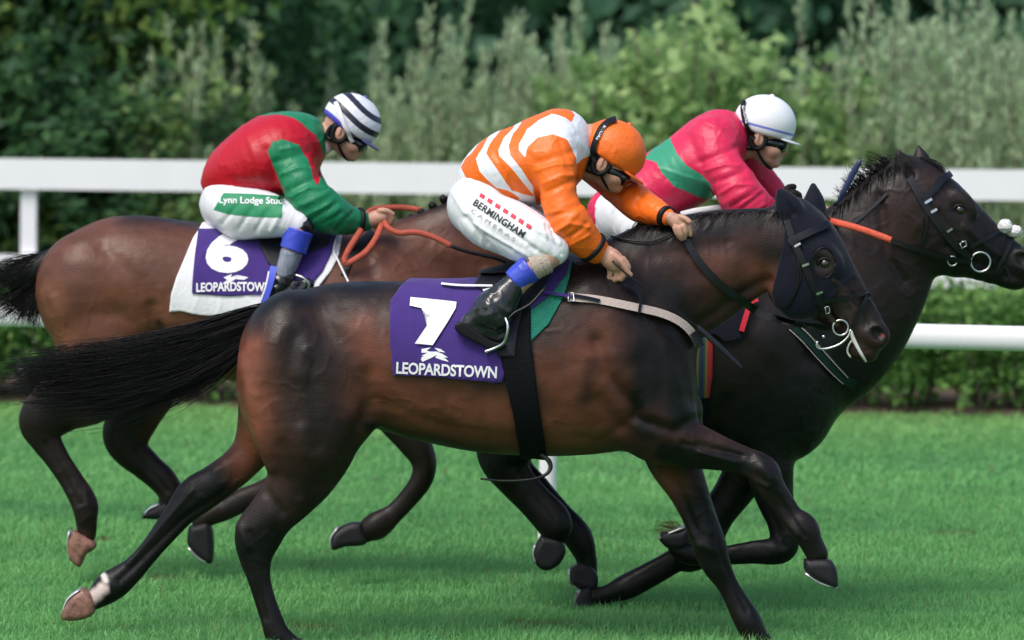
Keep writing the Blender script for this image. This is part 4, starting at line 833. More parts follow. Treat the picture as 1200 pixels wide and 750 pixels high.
# --- number 7 horse
t = thing('girth', P(612, 470, -.3), 'wide black elastic girth under the number 7 horse', 'girth')
wrap('strap', M['girth'], F7, [(581,330),(622,330),(622,400),(631,470),(639,520),(641,545),(611,545),(602,490),(586,420)], .022, t, 0.0)
mb = MB(); mb.tube([P(634,532,-.16), P(643,540,-.17), P(645,549,-.18), P(638,557,-.19), P(620,562,-.20), P(590,563.5,-.20), P(563,561,-.2)], [.008,.009,.008,.006,.005,.0045,.004], n=8, n2=5, flat=1.4); mb.build('strap_end', M['leather'], t)
gp = wrap('saddle_pad', M['green_pad'], F7, [(600,330),(672,303),(668,326),(660,350),(643,380),(619,403),(606,380)], .010, None, 0.0, fold=.004, foff=2)
tag(gp, 'green towelling pad showing below the purple number 7 cloth', 'saddle pad')
t7 = thing('saddle_cloth', P(520, 400, -.3), 'purple saddle cloth with a white number 7', 'saddle cloth')
c7 = wrap('cloth', M['purple'], F7, [(457,352),(468,338),(487,320),(530,323),(560,326),(620,316),(669,302),(664,322),(640,350),(612,369),(616,384),(618,400),(618,438),(600,420),(588,448),(555,446),(520,443),(459,441),(456,400)], .018, t7, 0.0, fold=.007, foff=7, ff=4.5)
tr = surf(c7)
sheet('number', M['print_white'], tr, [[(481,348),(508,350.5),(535,353.5),(534,361),(524,378),(507,404.5),(486,402.5),(500,382),(510,364),(494,361),(480,358)]], t7, lift=.009)
lettering('lettering', 'LEOPARDSTOWN', M['print_white'], tr, (464,438), (582,443.5), 14, t7, bold=.028, step=6, spacing=.97)
sheet('emblem', M['print_white'], tr, [[(494,409),(505,407),(500,411),(508,413),(494,413.5)], [(494,417),(503,412),(512,412),(519,415),(525,419),(519,419),(512,416),(504,420),(495,424),(493,421),(499,418)], [(509,407.5),(516,409),(522,413),(514,412)], [(512,416),(522,420),(526,424),(518,422),(510,419)]], t7, step=6)
t = thing('saddle', P(600, 330, -.3), 'small dark racing saddle under the orange jockey', 'saddle')
wrap('flap', M['slate'], F7, [(555,333),(572,308),(588,296),(610,292),(648,296),(650,310),(634,342),(612,364),(606,392),(604,418),(584,418),(576,380),(572,345)], .028, t, 0.0, rnd=3)
wrap('seat', M['slate'], F7, [(560,320),(572,300),(600,292),(640,288),(652,300),(630,312),(590,320)], .045, t, 0.0)
strap('piping', M['print_white'], [(517,332),(540,334),(577,334.5)], .007, F7, .030, .004, 0.0, t)
strap('piping', M['print_white'], [(566,340),(575,338),(590,334)], .006, F7, .030, .004, 0.0, t)
mb = MB(); mb.tube([P(640,336,-.30), P(622,356,-.315), P(604,366,-.32), P(595,374,-.33)], .006, n=6, n2=4); mb.build('stirrup_leather', M['leather'], t)
for zz in (-1, 1):
    if zz > 0:
        mb = MB(); mb.tube([P(640,336,.30), P(600,360,.31), P(594,374,.32)], .006, n=6, n2=3); mb.build('stirrup_leather', M['leather'], t)
    yb = lambda a: zz * abs(a)
    mb = MB(); mb.tube([P(592,372,yb(.33)), P(595,381,yb(.345)), P(594,392,yb(.345)), P(590,402,yb(.335)), P(580,408,yb(.325)), P(569,412,yb(.325))], .0055, n=8, n2=5)
    mb.tube([P(592,372,yb(.33)), P(588,383,yb(.25)), P(584,398,yb(.235)), P(578,408,yb(.24)), P(569,412,yb(.25))], .005, n=8, n2=5)
    mb.tube([P(570,412,yb(.33)), P(570,412,yb(.24))], .007, n=8); mb.build('stirrup_iron', M['steel'], t)
t = thing('breast_girth', P(740, 360, -.3), 'beige elastic breast girth across the number 7 horse shoulder', 'breast girth')
strap('strap', M['beige'], [(668,348),(700,351),(740,359),(775,367),(797,377),(811,390),(819,404)], .029, F7, .015, .005, 0.0, t)
strap('cord', M['purple'], [(628,341),(650,344),(670,347)], .010, F7, .026, .004, 0.0, t)
strap('buckle_strap', M['navy'], [(671,346),(690,349.5),(703,352.5)], .013, F7, .023, .004, 0.0, t)
strap('keeper', M['navy'], [(732,333),(742,337),(749,344),(751,352),(749,367)], .011, F7, .023, .003, 0.0, t)
strap('tip', M['navy'], [(812,390),(818,398),(822,406)], .026, F7, .023, .004, 0.0, t)
mb = MB(); mb.tube([F7.front([q], .026)[0] for q in ((666,343),(672,343),(673,353),(666,353),(666,343))], .0022, n=6); mb.build('buckle', M['steel'], t)

hood = thing('race_hood', P(940, 300, -.1), 'navy blue race hood over the ears of the number 7 horse', 'hood')
hole = [(965.5+13.5*math.cos(a), 308+18*math.sin(a)) for a in np.linspace(0, 2*math.pi, 22)[:-1]]
wrap('hood_cloth', M['navy'], F7, [(905,210),(962,205),(968,235),(975,258),(990,288),(1001,312),(1003,323),(992,333),(976,350),(960,361),(957,376),(945,380),(925,373),(907,358),(904,344),(910,320),(916,295),(920,268),(912,250),(905,235)], .0075, hood, 0.0, h=.0045, hole=hole, fold=.0015, ff=9)
mb = MB(); q = [F7.front([p], .007)[0] for p in hole + [hole[0]]]; mb.tube(q, .0022, n=6); mb.build('eye_rim', M['leather'], hood)
strap('seam', M['leather'], [(935,300),(938,325),(930,345),(918,362)], .006, F7, .010, .002, 0.0, hood)
def bridle(B, y0, t, f):
    for nm, mt, pts, wd, off in B: strap(nm, M[mt], pts, wd, f, off, .004, y0, t, n2=5)
b7 = thing('bridle', P(975, 350, -.1), 'black leather bridle with ring bit on the number 7 horse', 'bridle')
bridle([('cheekpiece','leather',[(922,258),(930,284),(941,306),(950,328),(959,348),(966,362)],.024,.016), ('cheek_strap','leather_brown',[(966,360),(973,372),(982,382)],.018,.012),
  ('browband','leather',[(924,284),(938,277),(955,269),(972,262)],.026,.018), ('noseband','leather',[(954,355),(970,353),(995,348),(1017,342)],.017,.012), ('drop_strap','leather',[(1018,345),(1010,360),(1002,375),(999,384)],.014,.012),
  ('keeper','steel',[(931,289),(938,285)],.008,.021), ('keeper','steel',[(940,312),(948,309)],.008,.021), ('keeper','steel',[(957,345),(964,342)],.008,.020), ('throat_strap','leather',[(935,300),(934,335),(922,360)],.006,.012)], 0.0, b7, F7)
def ring(nm, c, r, y0, f, par, off=.022, tr_=.0042, mt='steel', ang=None):
    p = [f.front([(c[0]+r*math.cos(a), c[1]+r*math.sin(a))], 0, y0)[0] for a in np.linspace(0, 2*math.pi, 21)]; ym = min(x[1] for x in p) - off
    mb = MB(); mb.tube([P(c[0]+r*math.cos(a), c[1]+r*math.sin(a), ym) for a in np.linspace(0, 2*math.pi, 25)], tr_, n=8, closed=True); return mb.build(nm, M[mt], par)
ring('bit_ring', (985,384), 9, 0.0, F7, b7, .004)
ring('brow_button', (1017,347), 4.0, 0.0, F7, b7, .004, .004, 'leather')
mb = MB(); mb.tube([P(*q, -.115) for q in ((958,400),(957,406),(963,409),(975,407),(986,402),(994,394),(997,386))], .0042, n=8, n2=4); mb.lathe(P(965,394.5,-.115), [(.001,-.006),(.006,-.004),(.006,.004),(.001,.006)], n=10); mb.build('bit_cheek', M['steel'], b7)
mb = MB(); mb.tube([F7.front([q], .010)[0] for q in ((997,388),(1000,397),(1005,407),(1010,416),(1015,424))], [.006,.008,.007,.006,.004], n=8, n2=3); mb.tube([F7.front([q], .010)[0] for q in ((1000,397),(995,404),(993,412),(997,419))], .004, n=6, n2=3); mb.build('tongue_tie', M['tongue_tie'], b7)
mb = MB(); q = [(967,360),(971,359),(973,366),(968,368),(967,360)]; mb.tube([F7.front([p], .020)[0] for p in q], .0022, n=6); mb.build('buckle', M['steel'], b7)
r7 = strap('reins', M['leather'], [(799,268),(806,285),(822,310),(845,334),(868,351),(886,364),(905,372),(930,379),(960,383),(978,385)], [.020,.026,.028,.030,.030,.028,.024,.020,.016], F7, .018, .005, 0.0, b7)
mb = MB(); mb.tube([F7.front([q], .012)[0] for q in ((716,277),(735,281),(760,283),(780,277),(798,267))], .0042, n=6, n2=4); mb.build('rein_loop', M['leather'], b7)
wt = thing('whip', P(735, 322, -.22), 'thin black whip held low along the number 7 horse shoulder', 'whip')
mb = MB(); mb.tube([P(718,306,-.245), P(735,322,-.262), P(770,347,-.275), P(800,370,-.28), P(818,384,-.28)], [.0045,.0035,.003,.003,.0035], n=8, n2=3); mb.build('shaft', M['leather'], wt)
mb = MB(); mb.tube([P(816,382,-.28), P(822,387,-.28), P(845,408,-.28), P(866,428,-.28), P(870,432,-.28)], [.004,.010,.011,.008,.003], n=8, n2=3, flat=.5); mb.build('flap', M['slate'], wt)

# --- number 6 horse
y6 = 1.8
pd = wrap('saddle_pad', M['white_cloth'], F6, [(237,260),(225,280),(206,325),(200,345),(198,366),(212,365),(230,369),(250,371),(266,367),(300,362),(330,355),(372,338),(388,318),(397,300),(404,268),(300,258)], .010, None, y6, fold=.005, foff=3)
tag(pd, 'white saddle pad beneath the purple number 6 cloth', 'saddle pad')
t6 = thing('saddle_cloth', P(265, 310, y6 - .3), 'purple saddle cloth with a white number 6 over a white pad', 'saddle cloth')
c6 = wrap('cloth', M['purple'], F6, [(231,266),(260,268),(300,268),(397,266),(388,297),(378,318),(362,336),(330,350),(303,345),(270,347),(224,344),(227,300)], .018, t6, y6, fold=.006, foff=11, ff=5)
tr = surf(c6)
lettering('number', '6', M['print_white'], tr, (241,320), (291,320), 52, t6, y0=y6, bold=.055, step=8)
lettering('lettering', 'LEOPARDSTOWN', M['print_white'], tr, (230,342.5), (318,342), 11, t6, y0=y6, bold=.03, step=7, arc=1)
sheet('emblem', M['print_white'], tr, [[(262,325),(272,321),(270,325),(278,322),(291,325),(286,328),(276,327),(268,332),(260,333),(266,328)]], t6, y0=y6, step=6)
t = thing('saddle', P(330, 290, y6 - .3), 'dark racing saddle under the jockey in red', 'saddle')
wrap('flap', M['slate'], F6, [(302,274),(352,262),(392,262),(384,288),(350,300),(330,322),(314,308),(306,292)], .028, t, y6)
strap('stirrup_leather', M['blue'], [(321,312),(317,330),(308,356)], .028, F6, .045, .005, y6, t)
strap('stirrup_edge', M['print_white'], [(315,318),(311,336),(304,356)], .006, F6, .047, .005, y6, t)
mb = MB(); mb.tube([P(346,322,y6-.31), P(356,326,y6-.32), P(362,334,y6-.32), P(358,345,y6-.31), P(345,350,y6-.31)], .005, n=8, n2=4); mb.build('stirrup_iron', M['steel'], t)
b6 = thing('bridle', P(600, 290, y6), 'bridle with red rubber grip reins held slack over the plaited mane', 'bridle')
def yt(pts, r, mt, par, nm, n2=6, flat=.55):
    mb = MB(); mb.tube([P(a, b, c) for a, b, c in pts], r, n=8, n2=n2, flat=flat); return mb.build(nm, M[mt], par)
yt([(448,262,y6-.17),(441,278,y6-.22),(430,294,y6-.25),(416,304,y6-.27),(406,309,y6-.275),(404,303,y6-.275),(410,290,y6-.265),(420,274,y6-.23),(424,266,y6-.18)], .0125, 'rein_red', b6, 'reins')
yt([(450,258,y6-.17),(455,267,y6-.19),(468,273,y6-.20),(485,272,y6-.2),(500,275,y6-.2),(515,281,y6-.2),(528,288,y6-.2)], .0115, 'rein_red', b6, 'reins')
yt([(528,288,y6-.2),(545,294,y6-.2),(570,300,y6-.19),(588,305,y6-.17),(610,318,y6-.12)], .008, 'leather', b6, 'rein_end')
yt([(430,252,y6-.02),(434,247,y6),(445,244,y6+.02),(462,243,y6+.04),(480,244,y6+.05),(496,247,y6+.05)], .0115, 'rein_red', b6, 'reins')
strap('cheekpiece', M['leather'], [(598,240),(606,270),(618,300)], .022, F6, .008, .004, y6, b6)
strap('browband', M['leather'], [(598,244),(612,240),(622,236)], .022, F6, .010, .004, y6, b6)
ring('bit_ring', (618,312), 8, y6, F6, b6)
t = thing('breastplate', P(410, 320, y6 - .2), 'black breastplate strap on the number 6 horse shoulder', 'breastplate')
strap('strap', M['leather'], [(436,270),(424,285),(412,300),(402,322)], .026, F6, .008, .005, y6, t); strap('strap', M['print_white'], [(397,270),(391,292),(396,305),(408,330)], .007, F6, .022, .004, y6, t)
for i, (a, b) in enumerate(((449,264),(459,262),(470,259),(482,252),(494,245),(507,237),(520,229),(533,223),(546,218),(560,213))):
    mb = MB(); c = P(a, b + 4.5, y6 - .005); r = .019
    mb.lathe(c, [(.002,-r),(r*.7,-r*.75),(r,-.1*r),(r*.85,.45*r),(r*.55,.9*r),(.003,r*1.1)], axis=(-.5,0,1), n=10); mb.tube([c + np.array([r*.8*math.cos(q), r*.8*math.sin(q), .1*r+.004*math.sin(q*3)]) for q in np.linspace(0, 2*math.pi, 13)], .005, n=5)
    mb.build('mane_plait', M['hair'], R6)

# --- black horse in front
y8 = 1.05
b8 = thing('bridle', P(1120, 280, y8 - .1), 'black bridle with two white pompoms on its noseband', 'bridle')
bridle([('cheekpiece','leather',[(1066,208),(1076,226),(1088,246),(1101,264),(1113,280),(1126,293),(1138,303)],.028,.012), ('browband','leather',[(1082,234),(1093,223),(1104,211),(1115,203)],.026,.016),
  ('noseband','leather',[(1137,289),(1155,280),(1172,270)],.016,.010), ('drop_strap','leather',[(1189,274),(1182,290),(1174,306),(1166,322)],.014,.010), ('throat_strap','leather',[(1082,236),(1086,262),(1079,290)],.010,.008),
  ('keeper','steel',[(1084,238),(1092,233)],.010,.018), ('keeper','steel',[(1091,249),(1098,245)],.010,.018), ('keeper','steel',[(1110,272),(1116,268)],.008,.018), ('neck_strap','leather',[(1000,262),(1020,245),(1040,226)],.012,.006), ('curb_strap','leather',[(1170,322),(1178,312),(1186,332)],.010,.008)], y8, b8, F8)
mb = MB(); mb.tube([F8.front([p], .018, y8)[0] for p in ((1125,285),(1131,282),(1133,288),(1127,291),(1125,285))], .0024, n=6); mb.build('buckle', M['steel'], b8)
ring('bit_ring', (1149,307), 11.5, y8, F8, b8, .004); ring('bit_ring', (1116,306), 5.5, y8, F8, b8, .004, .003)
for (a, b, r) in ((1178,265,8.5),(1190,271,7.5)):
    c = P(a, b, y8 - .015); G_ = Field(c - .06, c + .06, .004); G_.ell(c, (r/300, r/300*1.2, r/300)); v, f_ = G_.mesh(1); n = normals(v, f_); v = v + n * (.004*fbm(v, 60, 2))[:, None]; mesh_obj('pompom', v, f_, M['wool'], b8)
yt([(972,259,y8-.06),(985,262,y8-.15),(1010,269,y8-.18),(1035,278,y8-.19),(1044,281.5,y8-.19)], .0135, 'rein_orange', b8, 'reins', flat=.6)
strap('rein_end', M['leather'], [(1044,282),(1065,289),(1090,297),(1112,303),(1138,307)], .020, F8, .018, .004, y8, b8)
yt([(935,238,y8-.17),(950,246,y8-.16),(965,254,y8-.12),(974,259,y8-.06)], .008, 'leather', b8, 'rein_end')
wt = thing('whip', P(985, 230, y8), 'dark blue whip raised behind the neck of the black horse', 'whip')
yt([(958,256,y8+.08),(968,250,y8+.06),(980,238,y8-.04),(990,222,y8-.06)], [.006,.006,.005,.004], 'leather', wt, 'shaft'); yt([(980,240,y8-.05),(988,226,y8-.07),(997,208,y8-.08),(1006,192,y8-.09),(1009,187,y8-.09)], [.004,.010,.012,.011,.004], 'grip_blue', wt, 'flap', flat=.45)
t = thing('breastplate', P(960, 410, y8 - .2), 'dark green webbing breastplate hanging across the black horse chest', 'breastplate')
strap('strap', M['green_web'], [(908,372),(925,378),(938,388),(958,408),(975,428),(990,444),(1003,452)], .040, F8, .006, .006, y8, t)
strap('edge', M['beige'], [(932,378),(946,390),(964,410),(980,428),(994,443)], .003, F8, .013, .003, y8, t)
strap('edge', M['beige'], [(925,386),(940,400),(958,420),(975,438),(988,450)], .003, F8, .013, .003, y8, t)
strap('red_strap', M['red_web'], [(888,350),(880,354),(875,368),(869,388)], .020, F8, .030, .005, y8, t)
nc = wrap('under_cloth', M['navy'], F8, [(770,250),(880,250),(884,345),(876,384),(868,398),(850,402),(838,392),(800,400),(740,400),(700,260)], .016, None, y8, fold=.005, foff=2)
tag(nc, 'navy blue cloth showing between the two front horses', 'saddle cloth')
yt([(798,251,y8-.14),(815,247,y8-.15),(835,244,y8-.15),(852,242,y8-.14)], .011, 'white_cloth', nc, 'cloth_edge', flat=.4)
gt = wrap('girth', banded('striped_webbing', [(.30,.006,.014),(.13,.10,.02),(.01,.05,.035),(.008,.012,.07),(.01,.05,.035),(.13,.10,.02),(.30,.006,.014)], [.22,.34,.44,.56,.66,.78], rough=.7), F8, [(809,395),(836,395),(835,440),(831,467),(811,467)], .018, None, y8)
wrap('girth_end', M['girth'], F8, [(811,466),(832,466),(834,500),(836,560),(815,560)], .016, gt, y8)
tag(gt, 'red girth with green and gold stripes on the black horse', 'girth')
v = np.empty(len(gt.data.vertices)*3, np.float32); gt.data.vertices.foreach_get('co', v); pv = PIX(v.reshape(-1, 3)); at = gt.data.attributes.new('band', 'FLOAT', 'POINT'); at.data.foreach_set('value', np.clip((pv[:, 0] - 811 + (pv[:, 1] - 395)*.02) / 24, 0, 1).astype(np.float32))

# --- lettering on the breeches and caps
def child(root, nm): return [c for c in root.children if c.name.split('.')[0] == nm][0]
br7 = child(j7['root'], 'breeches'); tr = surf(br7)
lettering('lettering', 'BERMINGHAM', M['print_black'], tr, (553.5,240), (612,279), 8.6, br7, bold=.022, step=5, spacing=1.08, lift=.003)
lettering('lettering', 'CAMERAS', M['print_grey'], tr, (551,248), (602,283), 5, br7, bold=0, step=6, spacing=1.5, lift=.003)
for i in range(7):
    a, b = 565 + i*9.1, 229.5 + i*5.9; sheet('red_square', M['print_red'], tr, [[(a-1.6,b-3.6),(a+3.8,b-.2),(a+1.6,b+4),(a-3.6,b+.6)]], br7, lift=.003)
br6 = child(j6['root'], 'breeches'); tr = surf(br6); M['green_patch'] = mat('green_patch', (.012, .24, .10), rough=.6)
sheet('patch', M['green_patch'], tr, [[(262,226),(295,227),(332,230),(330,255),(296,254),(268,251),(250,246)]], br6, y0=y6, lift=.002, step=3)
lettering('lettering', 'Lynn Lodge Stud', M['print_white'], tr, (257,240.5), (331,241.5), 10.5, br6, y0=y6, bold=.016, step=4, lift=.0042)

lettering('lettering', 'SHORE', M['print_white'], surf(j7['gs']), (708,146.5), (698,163), 3.4, j7['gs'].parent, bold=.02, step=6, lift=.0015)
lettering('lettering', 'SHORE', M['print_white'], surf(j8['gs']), (869,124), (874,145), 3.0, j8['gs'].parent, y0=y8, bold=.02, step=6, lift=.0015)
# --- manes and tails
tail7 = strands('tail', [[(330,352),(300,362),(230,386),(150,408),(80,418),(22,425)], [(312,372),(270,390),(210,412),(140,425),(75,432),(10,438)], [(302,386),(262,408),(205,436),(140,452),(80,460),(22,462)], [(298,392),(272,424),(230,450),(180,470),(130,482),(60,484)]], 2900, M['hair'], R7, r=.0019, seg=20, spread=.04, y=0, seed=2, jit=.026, curl=.021, lenv=(.55, 1.06))
mesh = Field(P(200, 470, 0) - [0, .2, 0], P(345, 335, 0) + [0, .2, 0], .007); mesh.chain(ST([(322,350,318,384,.8), (290,364,296,388,.8), (250,380,262,410,.8), (225,392,232,424,.6)], 0), k=0); v, f_ = mesh.mesh(2); mesh_obj('tail_dock', v, f_, M['hair'], R7)
strands('tail', [[(62,296),(40,300),(10,306),(-40,318)], [(55,308),(30,318),(0,332),(-45,345)], [(50,322),(32,340),(8,360),(-25,375)], [(46,332),(40,348),(30,364),(24,380)], [(45,336),(45,350),(44,366),(47,388)]], 1300, M['hair'], R6, r=.0019, seg=14, spread=.04, y=y6, seed=5, jit=.014, curl=.01, lenv=(.6, 1.0))
mesh = Field(P(0, 400, y6) - [0, .2, 0], P(80, 280, y6) + [0, .2, 0], .007); mesh.chain(ST([(72,288,66,318,.8), (48,298,46,330,.8), (22,308,26,342,.6)], y6), k=0); v, f_ = mesh.mesh(2); mesh_obj('tail_dock', v, f_, M['hair'], R6)
def mane(root, y, pts, n, seed, drop=14, up=0, back=18, r=.0020, sp=.02):
    g = []
    for (a, b) in pts: g.append([(a, b+3), (a-back*.3, b-2-up*.6), (a-back*.7, b-up+drop*.3), (a-back, b-up+drop)])
    return strands('mane', g, n, M['hair'], root, r=r, seg=7, spread=sp, y=y, seed=seed, jit=.006, curl=.004, lenv=(.5, 1.05))
mane(R7, 0, [(745,272),(790,260),(830,253),(870,250),(915,250),(932,248)], 1500, 3, drop=20, back=22, sp=.04)
strands('mane', [[(738,272),(745,262),(752,254),(764,250)], [(750,268),(758,258),(770,250),(784,248)], [(775,262),(780,255),(790,250),(800,247)]], 90, M['hair'], R7, r=.0016, seg=7, spread=.012, seed=8, jit=.008)
mane(R8, y8, [(975,252),(1000,232),(1020,214),(1042,200),(1066,190)], 1900, 4, drop=26, up=0, back=10, sp=.045, r=.0026)
strands('mane', [[(992,246),(988,241),(984,240),(982,241)], [(1010,229),(1004,223),(998,220),(994,222)], [(1030,211),(1023,205),(1016,202),(1010,205)], [(1055,197),(1046,191),(1038,189),(1030,192)]], 300, M['hair'], R8, r=.0026, seg=8, spread=.02, y=y8, seed=19, jit=.012)
strands('mane', [[(985,244),(983,236),(980,230),(978,226)], [(1000,230),(996,220),(991,212),(987,206)], [(1018,214),(1012,204),(1005,198),(998,193)], [(1040,200),(1032,192),(1024,187),(1016,184)], [(1060,190),(1052,187),(1045,184),(1038,182)]], 120, M['hair'], R8, r=.0022, seg=7, spread=.012, y=y8, seed=9, jit=.008)
strands('forelock', [[(1072,186),(1085,186),(1100,194),(1112,204)], [(1070,190),(1084,194),(1098,204),(1108,214)]], 260, M['hair'], R8, r=.002, seg=8, spread=.02, y=y8, seed=10, jit=.004)
strands('turf_wisp', [[(800,632),(790,628),(778,626),(764,627)], [(802,630),(796,620),(788,612),(780,608)]], 60, mat('grass_stuck', (.20,.19,.07), rough=.8), R8, r=.0030, seg=6, spread=.015, y=y8-.12, seed=12, jit=.015)
# ---------------------------------------------------------------- the course: turf, rails, hedge, bushes, wood
def nodes(m): return m.node_tree, m.node_tree.nodes, m.node_tree.links
gm = mat('turf_ground', (.055, .17, .045), rough=.95, vary=.3, vscale=3, bump=.6, bscale=60, stretch=(.4, 1, 1))
n_ = 121; xs = np.concatenate([np.linspace(-300, -8, 12), np.linspace(-7.5, 7.5, 61), np.linspace(8, 300, 12)]); ysg = np.concatenate([[-40, -10], np.linspace(-2, 12, 57), [14, 20, 30, 45, 60, 90, 140, 250, 400]])
X, Y = np.meshgrid(xs, ysg, indexing='ij'); v = np.stack([X, Y, 0*X], -1).reshape(-1, 3); inn = (np.abs(v[:, 0]) < 8) & (v[:, 1] > -2) & (v[:, 1] < 12)
v[:, 2] = np.where(inn, .012*fbm(v, 1.3, 2), 0); a, b = len(xs), len(ysg); i, j = np.meshgrid(np.arange(a-1), np.arange(b-1), indexing='ij'); q = (i*b + j).ravel()
g = mesh_obj('ground', v, np.stack([q, q+b, q+b+1, q+1], 1), gm); g['kind'] = 'structure'
# a wooded bank far behind closes the view
hx = np.linspace(-70, 70, 141); hy = np.linspace(55, 110, 30); X, Y = np.meshgrid(hx, hy, indexing='ij'); v = np.stack([X, Y, 0*X], -1).reshape(-1, 3)
v[:, 2] = -1 + 17 * np.clip((v[:, 1] - 55) / 40, 0, 1)**.8 + 1.8*fbm(v, .16, 4) + 1.0*np.abs(fbm(v, .6, 2)); i, j = np.meshgrid(np.arange(140), np.arange(29), indexing='ij'); q = (i*30 + j).ravel()
hm = mat('wooded_bank', (.085, .19, .12), rough=.95, vary=.6, vscale=1.6); o = mesh_obj('hill', v, np.stack([q, q+30, q+31, q+1], 1), hm); o['kind'] = 'structure'

def blades(name, n, x0, x1, ya, yb, hh, wd, mt, R, cols):
    y = ya + (yb - ya) * R.random(n) ; x = R.uniform(x0, x1, n) * (1 + (y - ya) * .03)
    h = hh * R.uniform(.55, 1.2, n); cl = .8 + .35 * vnoise(np.stack([x, y, 0*x], 1), 3.0) ; h = h * np.clip(cl, .5, 1.3)
    an = R.uniform(0, 2*np.pi, n); lean = R.normal(0, .38, (n, 2)) + [0.10, 0]; w_ = wd * R.uniform(.6, 1.4, n)
    base = np.stack([x, y, np.full(n, -.012)], 1); d = np.stack([np.cos(an), np.sin(an) * .6, 0*an], 1) * w_[:, None]
    mid = base + np.stack([lean[:, 0]*h*.35, lean[:, 1]*h*.35, h*.55], 1); tip = base + np.stack([lean[:, 0]*h, lean[:, 1]*h, h*(.98 - .25*np.abs(lean).sum(1).clip(0, 1.5))], 1)
    V = np.stack([base - d*.5, base + d*.5, mid + d*.42, mid - d*.42, tip], 1).reshape(-1, 3); k = np.arange(n)[:, None] * 5
    F_ = np.concatenate([k + [0, 1, 2], k + [0, 2, 3], k + [3, 2, 4]]);
    t = np.clip(.5 + .42*vnoise(np.stack([x*.35, y*1.7, 0*x], 1), 1.6) + .25*vnoise(np.stack([x, y, 0*x], 1), 7) + R.normal(0, .09, n), 0, 1)
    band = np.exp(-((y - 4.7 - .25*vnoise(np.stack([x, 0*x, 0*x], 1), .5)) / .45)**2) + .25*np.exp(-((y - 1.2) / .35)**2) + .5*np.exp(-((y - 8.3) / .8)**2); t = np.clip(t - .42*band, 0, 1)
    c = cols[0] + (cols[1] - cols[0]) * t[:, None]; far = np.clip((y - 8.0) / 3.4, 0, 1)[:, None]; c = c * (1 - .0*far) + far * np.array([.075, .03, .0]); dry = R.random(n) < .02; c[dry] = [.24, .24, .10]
    for (qx, qy, rx, ry) in SCUFFS:
        d_ = ((x - qx) / rx)**2 + ((y - qy) / ry)**2 + .5*vnoise(np.stack([x, y, 0*x], 1), 9); m_ = d_ < 1; c[m_] = c[m_] * .35 + np.array([.17, .14, .06]) * .65; V = V.reshape(-1, 5, 3); V[m_, 2:, 2] *= .55; V = V.reshape(-1, 3)
    C_ = np.repeat(c, 5, 0)
    me = mesh_obj(name, V, F_, mt, smooth=False, cols={'coat': C_}); me['kind'] = 'stuff'; return me
SCUFFS = [(.14, .55, .16, .12), (2.05, 4.1, .16, .12), (-1.45, 1.9, .12, .12), (.9, 2.6, .14, .10), (-.75, .35, .10, .10), (-1.9, 3.4, .14, .1)]
gmat = mat('grass_blades', vcol='coat', rough=.62, spec=.25)
t_, N_, L_ = nodes(gmat); b_ = N_['Principled BSDF']; tr_ = N_.new('ShaderNodeBsdfTranslucent'); mx = N_.new('ShaderNodeMixShader'); mx.inputs[0].default_value = .42
at = N_.new('ShaderNodeAttribute'); at.attribute_name = 'coat'; L_.new(at.outputs['Color'], tr_.inputs[0]); L_.new(b_.outputs[0], mx.inputs[1]); L_.new(tr_.outputs[0], mx.inputs[2]); L_.new(mx.outputs[0], N_['Material Output'].inputs[0])
R = np.random.default_rng(11); gc = (np.array([.155, .40, .145]), np.array([.26, .57, .195]))
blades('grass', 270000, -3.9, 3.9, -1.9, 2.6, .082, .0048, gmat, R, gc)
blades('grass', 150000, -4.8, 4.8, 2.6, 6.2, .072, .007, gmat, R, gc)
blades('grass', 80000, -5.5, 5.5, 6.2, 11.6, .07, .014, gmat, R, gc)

sm = mat('bare_soil', (.10, .065, .045), rough=1, vary=.5, vscale=5, bump=.8, bscale=30)
xs = np.linspace(-40, 40, 321); v = np.array([(x, y + (.10*math.sin(x*3.1) + .07*math.sin(x*7.7) if y < 12 else 0), z) for x in xs for y, z in ((11.35, -.01), (11.6, .035), (13.2, .05), (14.6, -.01))]); i = np.arange(320)[:, None]*4 + np.arange(3)[None]; i = i.ravel()
o = mesh_obj('soil_strip', v, np.stack([i, i+4, i+5, i+1], 1), sm); o['kind'] = 'structure'
# --- rails
ya = 3.45; sA = S(ya)
t = thing('running_rail', P(640, 640, ya) * [1, 1, 0], 'low white plastic running rail on one slim post just behind the horses', 'rail')
def railA(x): return P(x, 368.5 + (x - 0) * 28 / 1175, ya + (x - 600) * -.0008)
mb = MB(); c0, c1 = railA(-900), railA(2100); dv = (c1 - c0) / np.linalg.norm(c1 - c0); seg = 5; L = np.linalg.norm(c1 - c0)
for k in range(seg):
    a = c0 + dv * (L * k / seg + (.004 if k else 0)); b = c0 + dv * (L * (k+1) / seg - .0)
    m1 = MB(); pr = []; nn = 20
    for e in (a, b): pr.append([e + np.array([0, .034*math.cos(q), .055*math.sin(q)]) for q in np.linspace(0, 2*math.pi, nn+1)[:-1]])
    m1.add(pr[0] + pr[1], [(i_, (i_+1) % nn, nn + (i_+1) % nn, nn + i_) for i_ in range(nn)]); m1.build('rail_length', M['white_paint'], t)
for px in (-310, 640, 1590):
    q = railA(px + 5); m1 = MB(); q = q + [0, .03, 0]; bz = np.array([q[0] - .004, q[1] - .0, -.2]); m1.tube([q + [0, .02, .02], q + [0, .07, -.10], q*[1, 1, .7] + [0, .075, 0], bz + [0, .06, .25], bz + [0, .06, 0]], .041, n=14, n2=4); m1.build('post', M['white_paint'], t)
yb_ = 13.6; sB = S(yb_)
t = thing('board_fence', P(33, 400, yb_) * [1, 1, 0], 'tall white two board fence standing behind the hedge', 'fence')
def BP(x, y): return P(x, y, yb_)
m1 = None
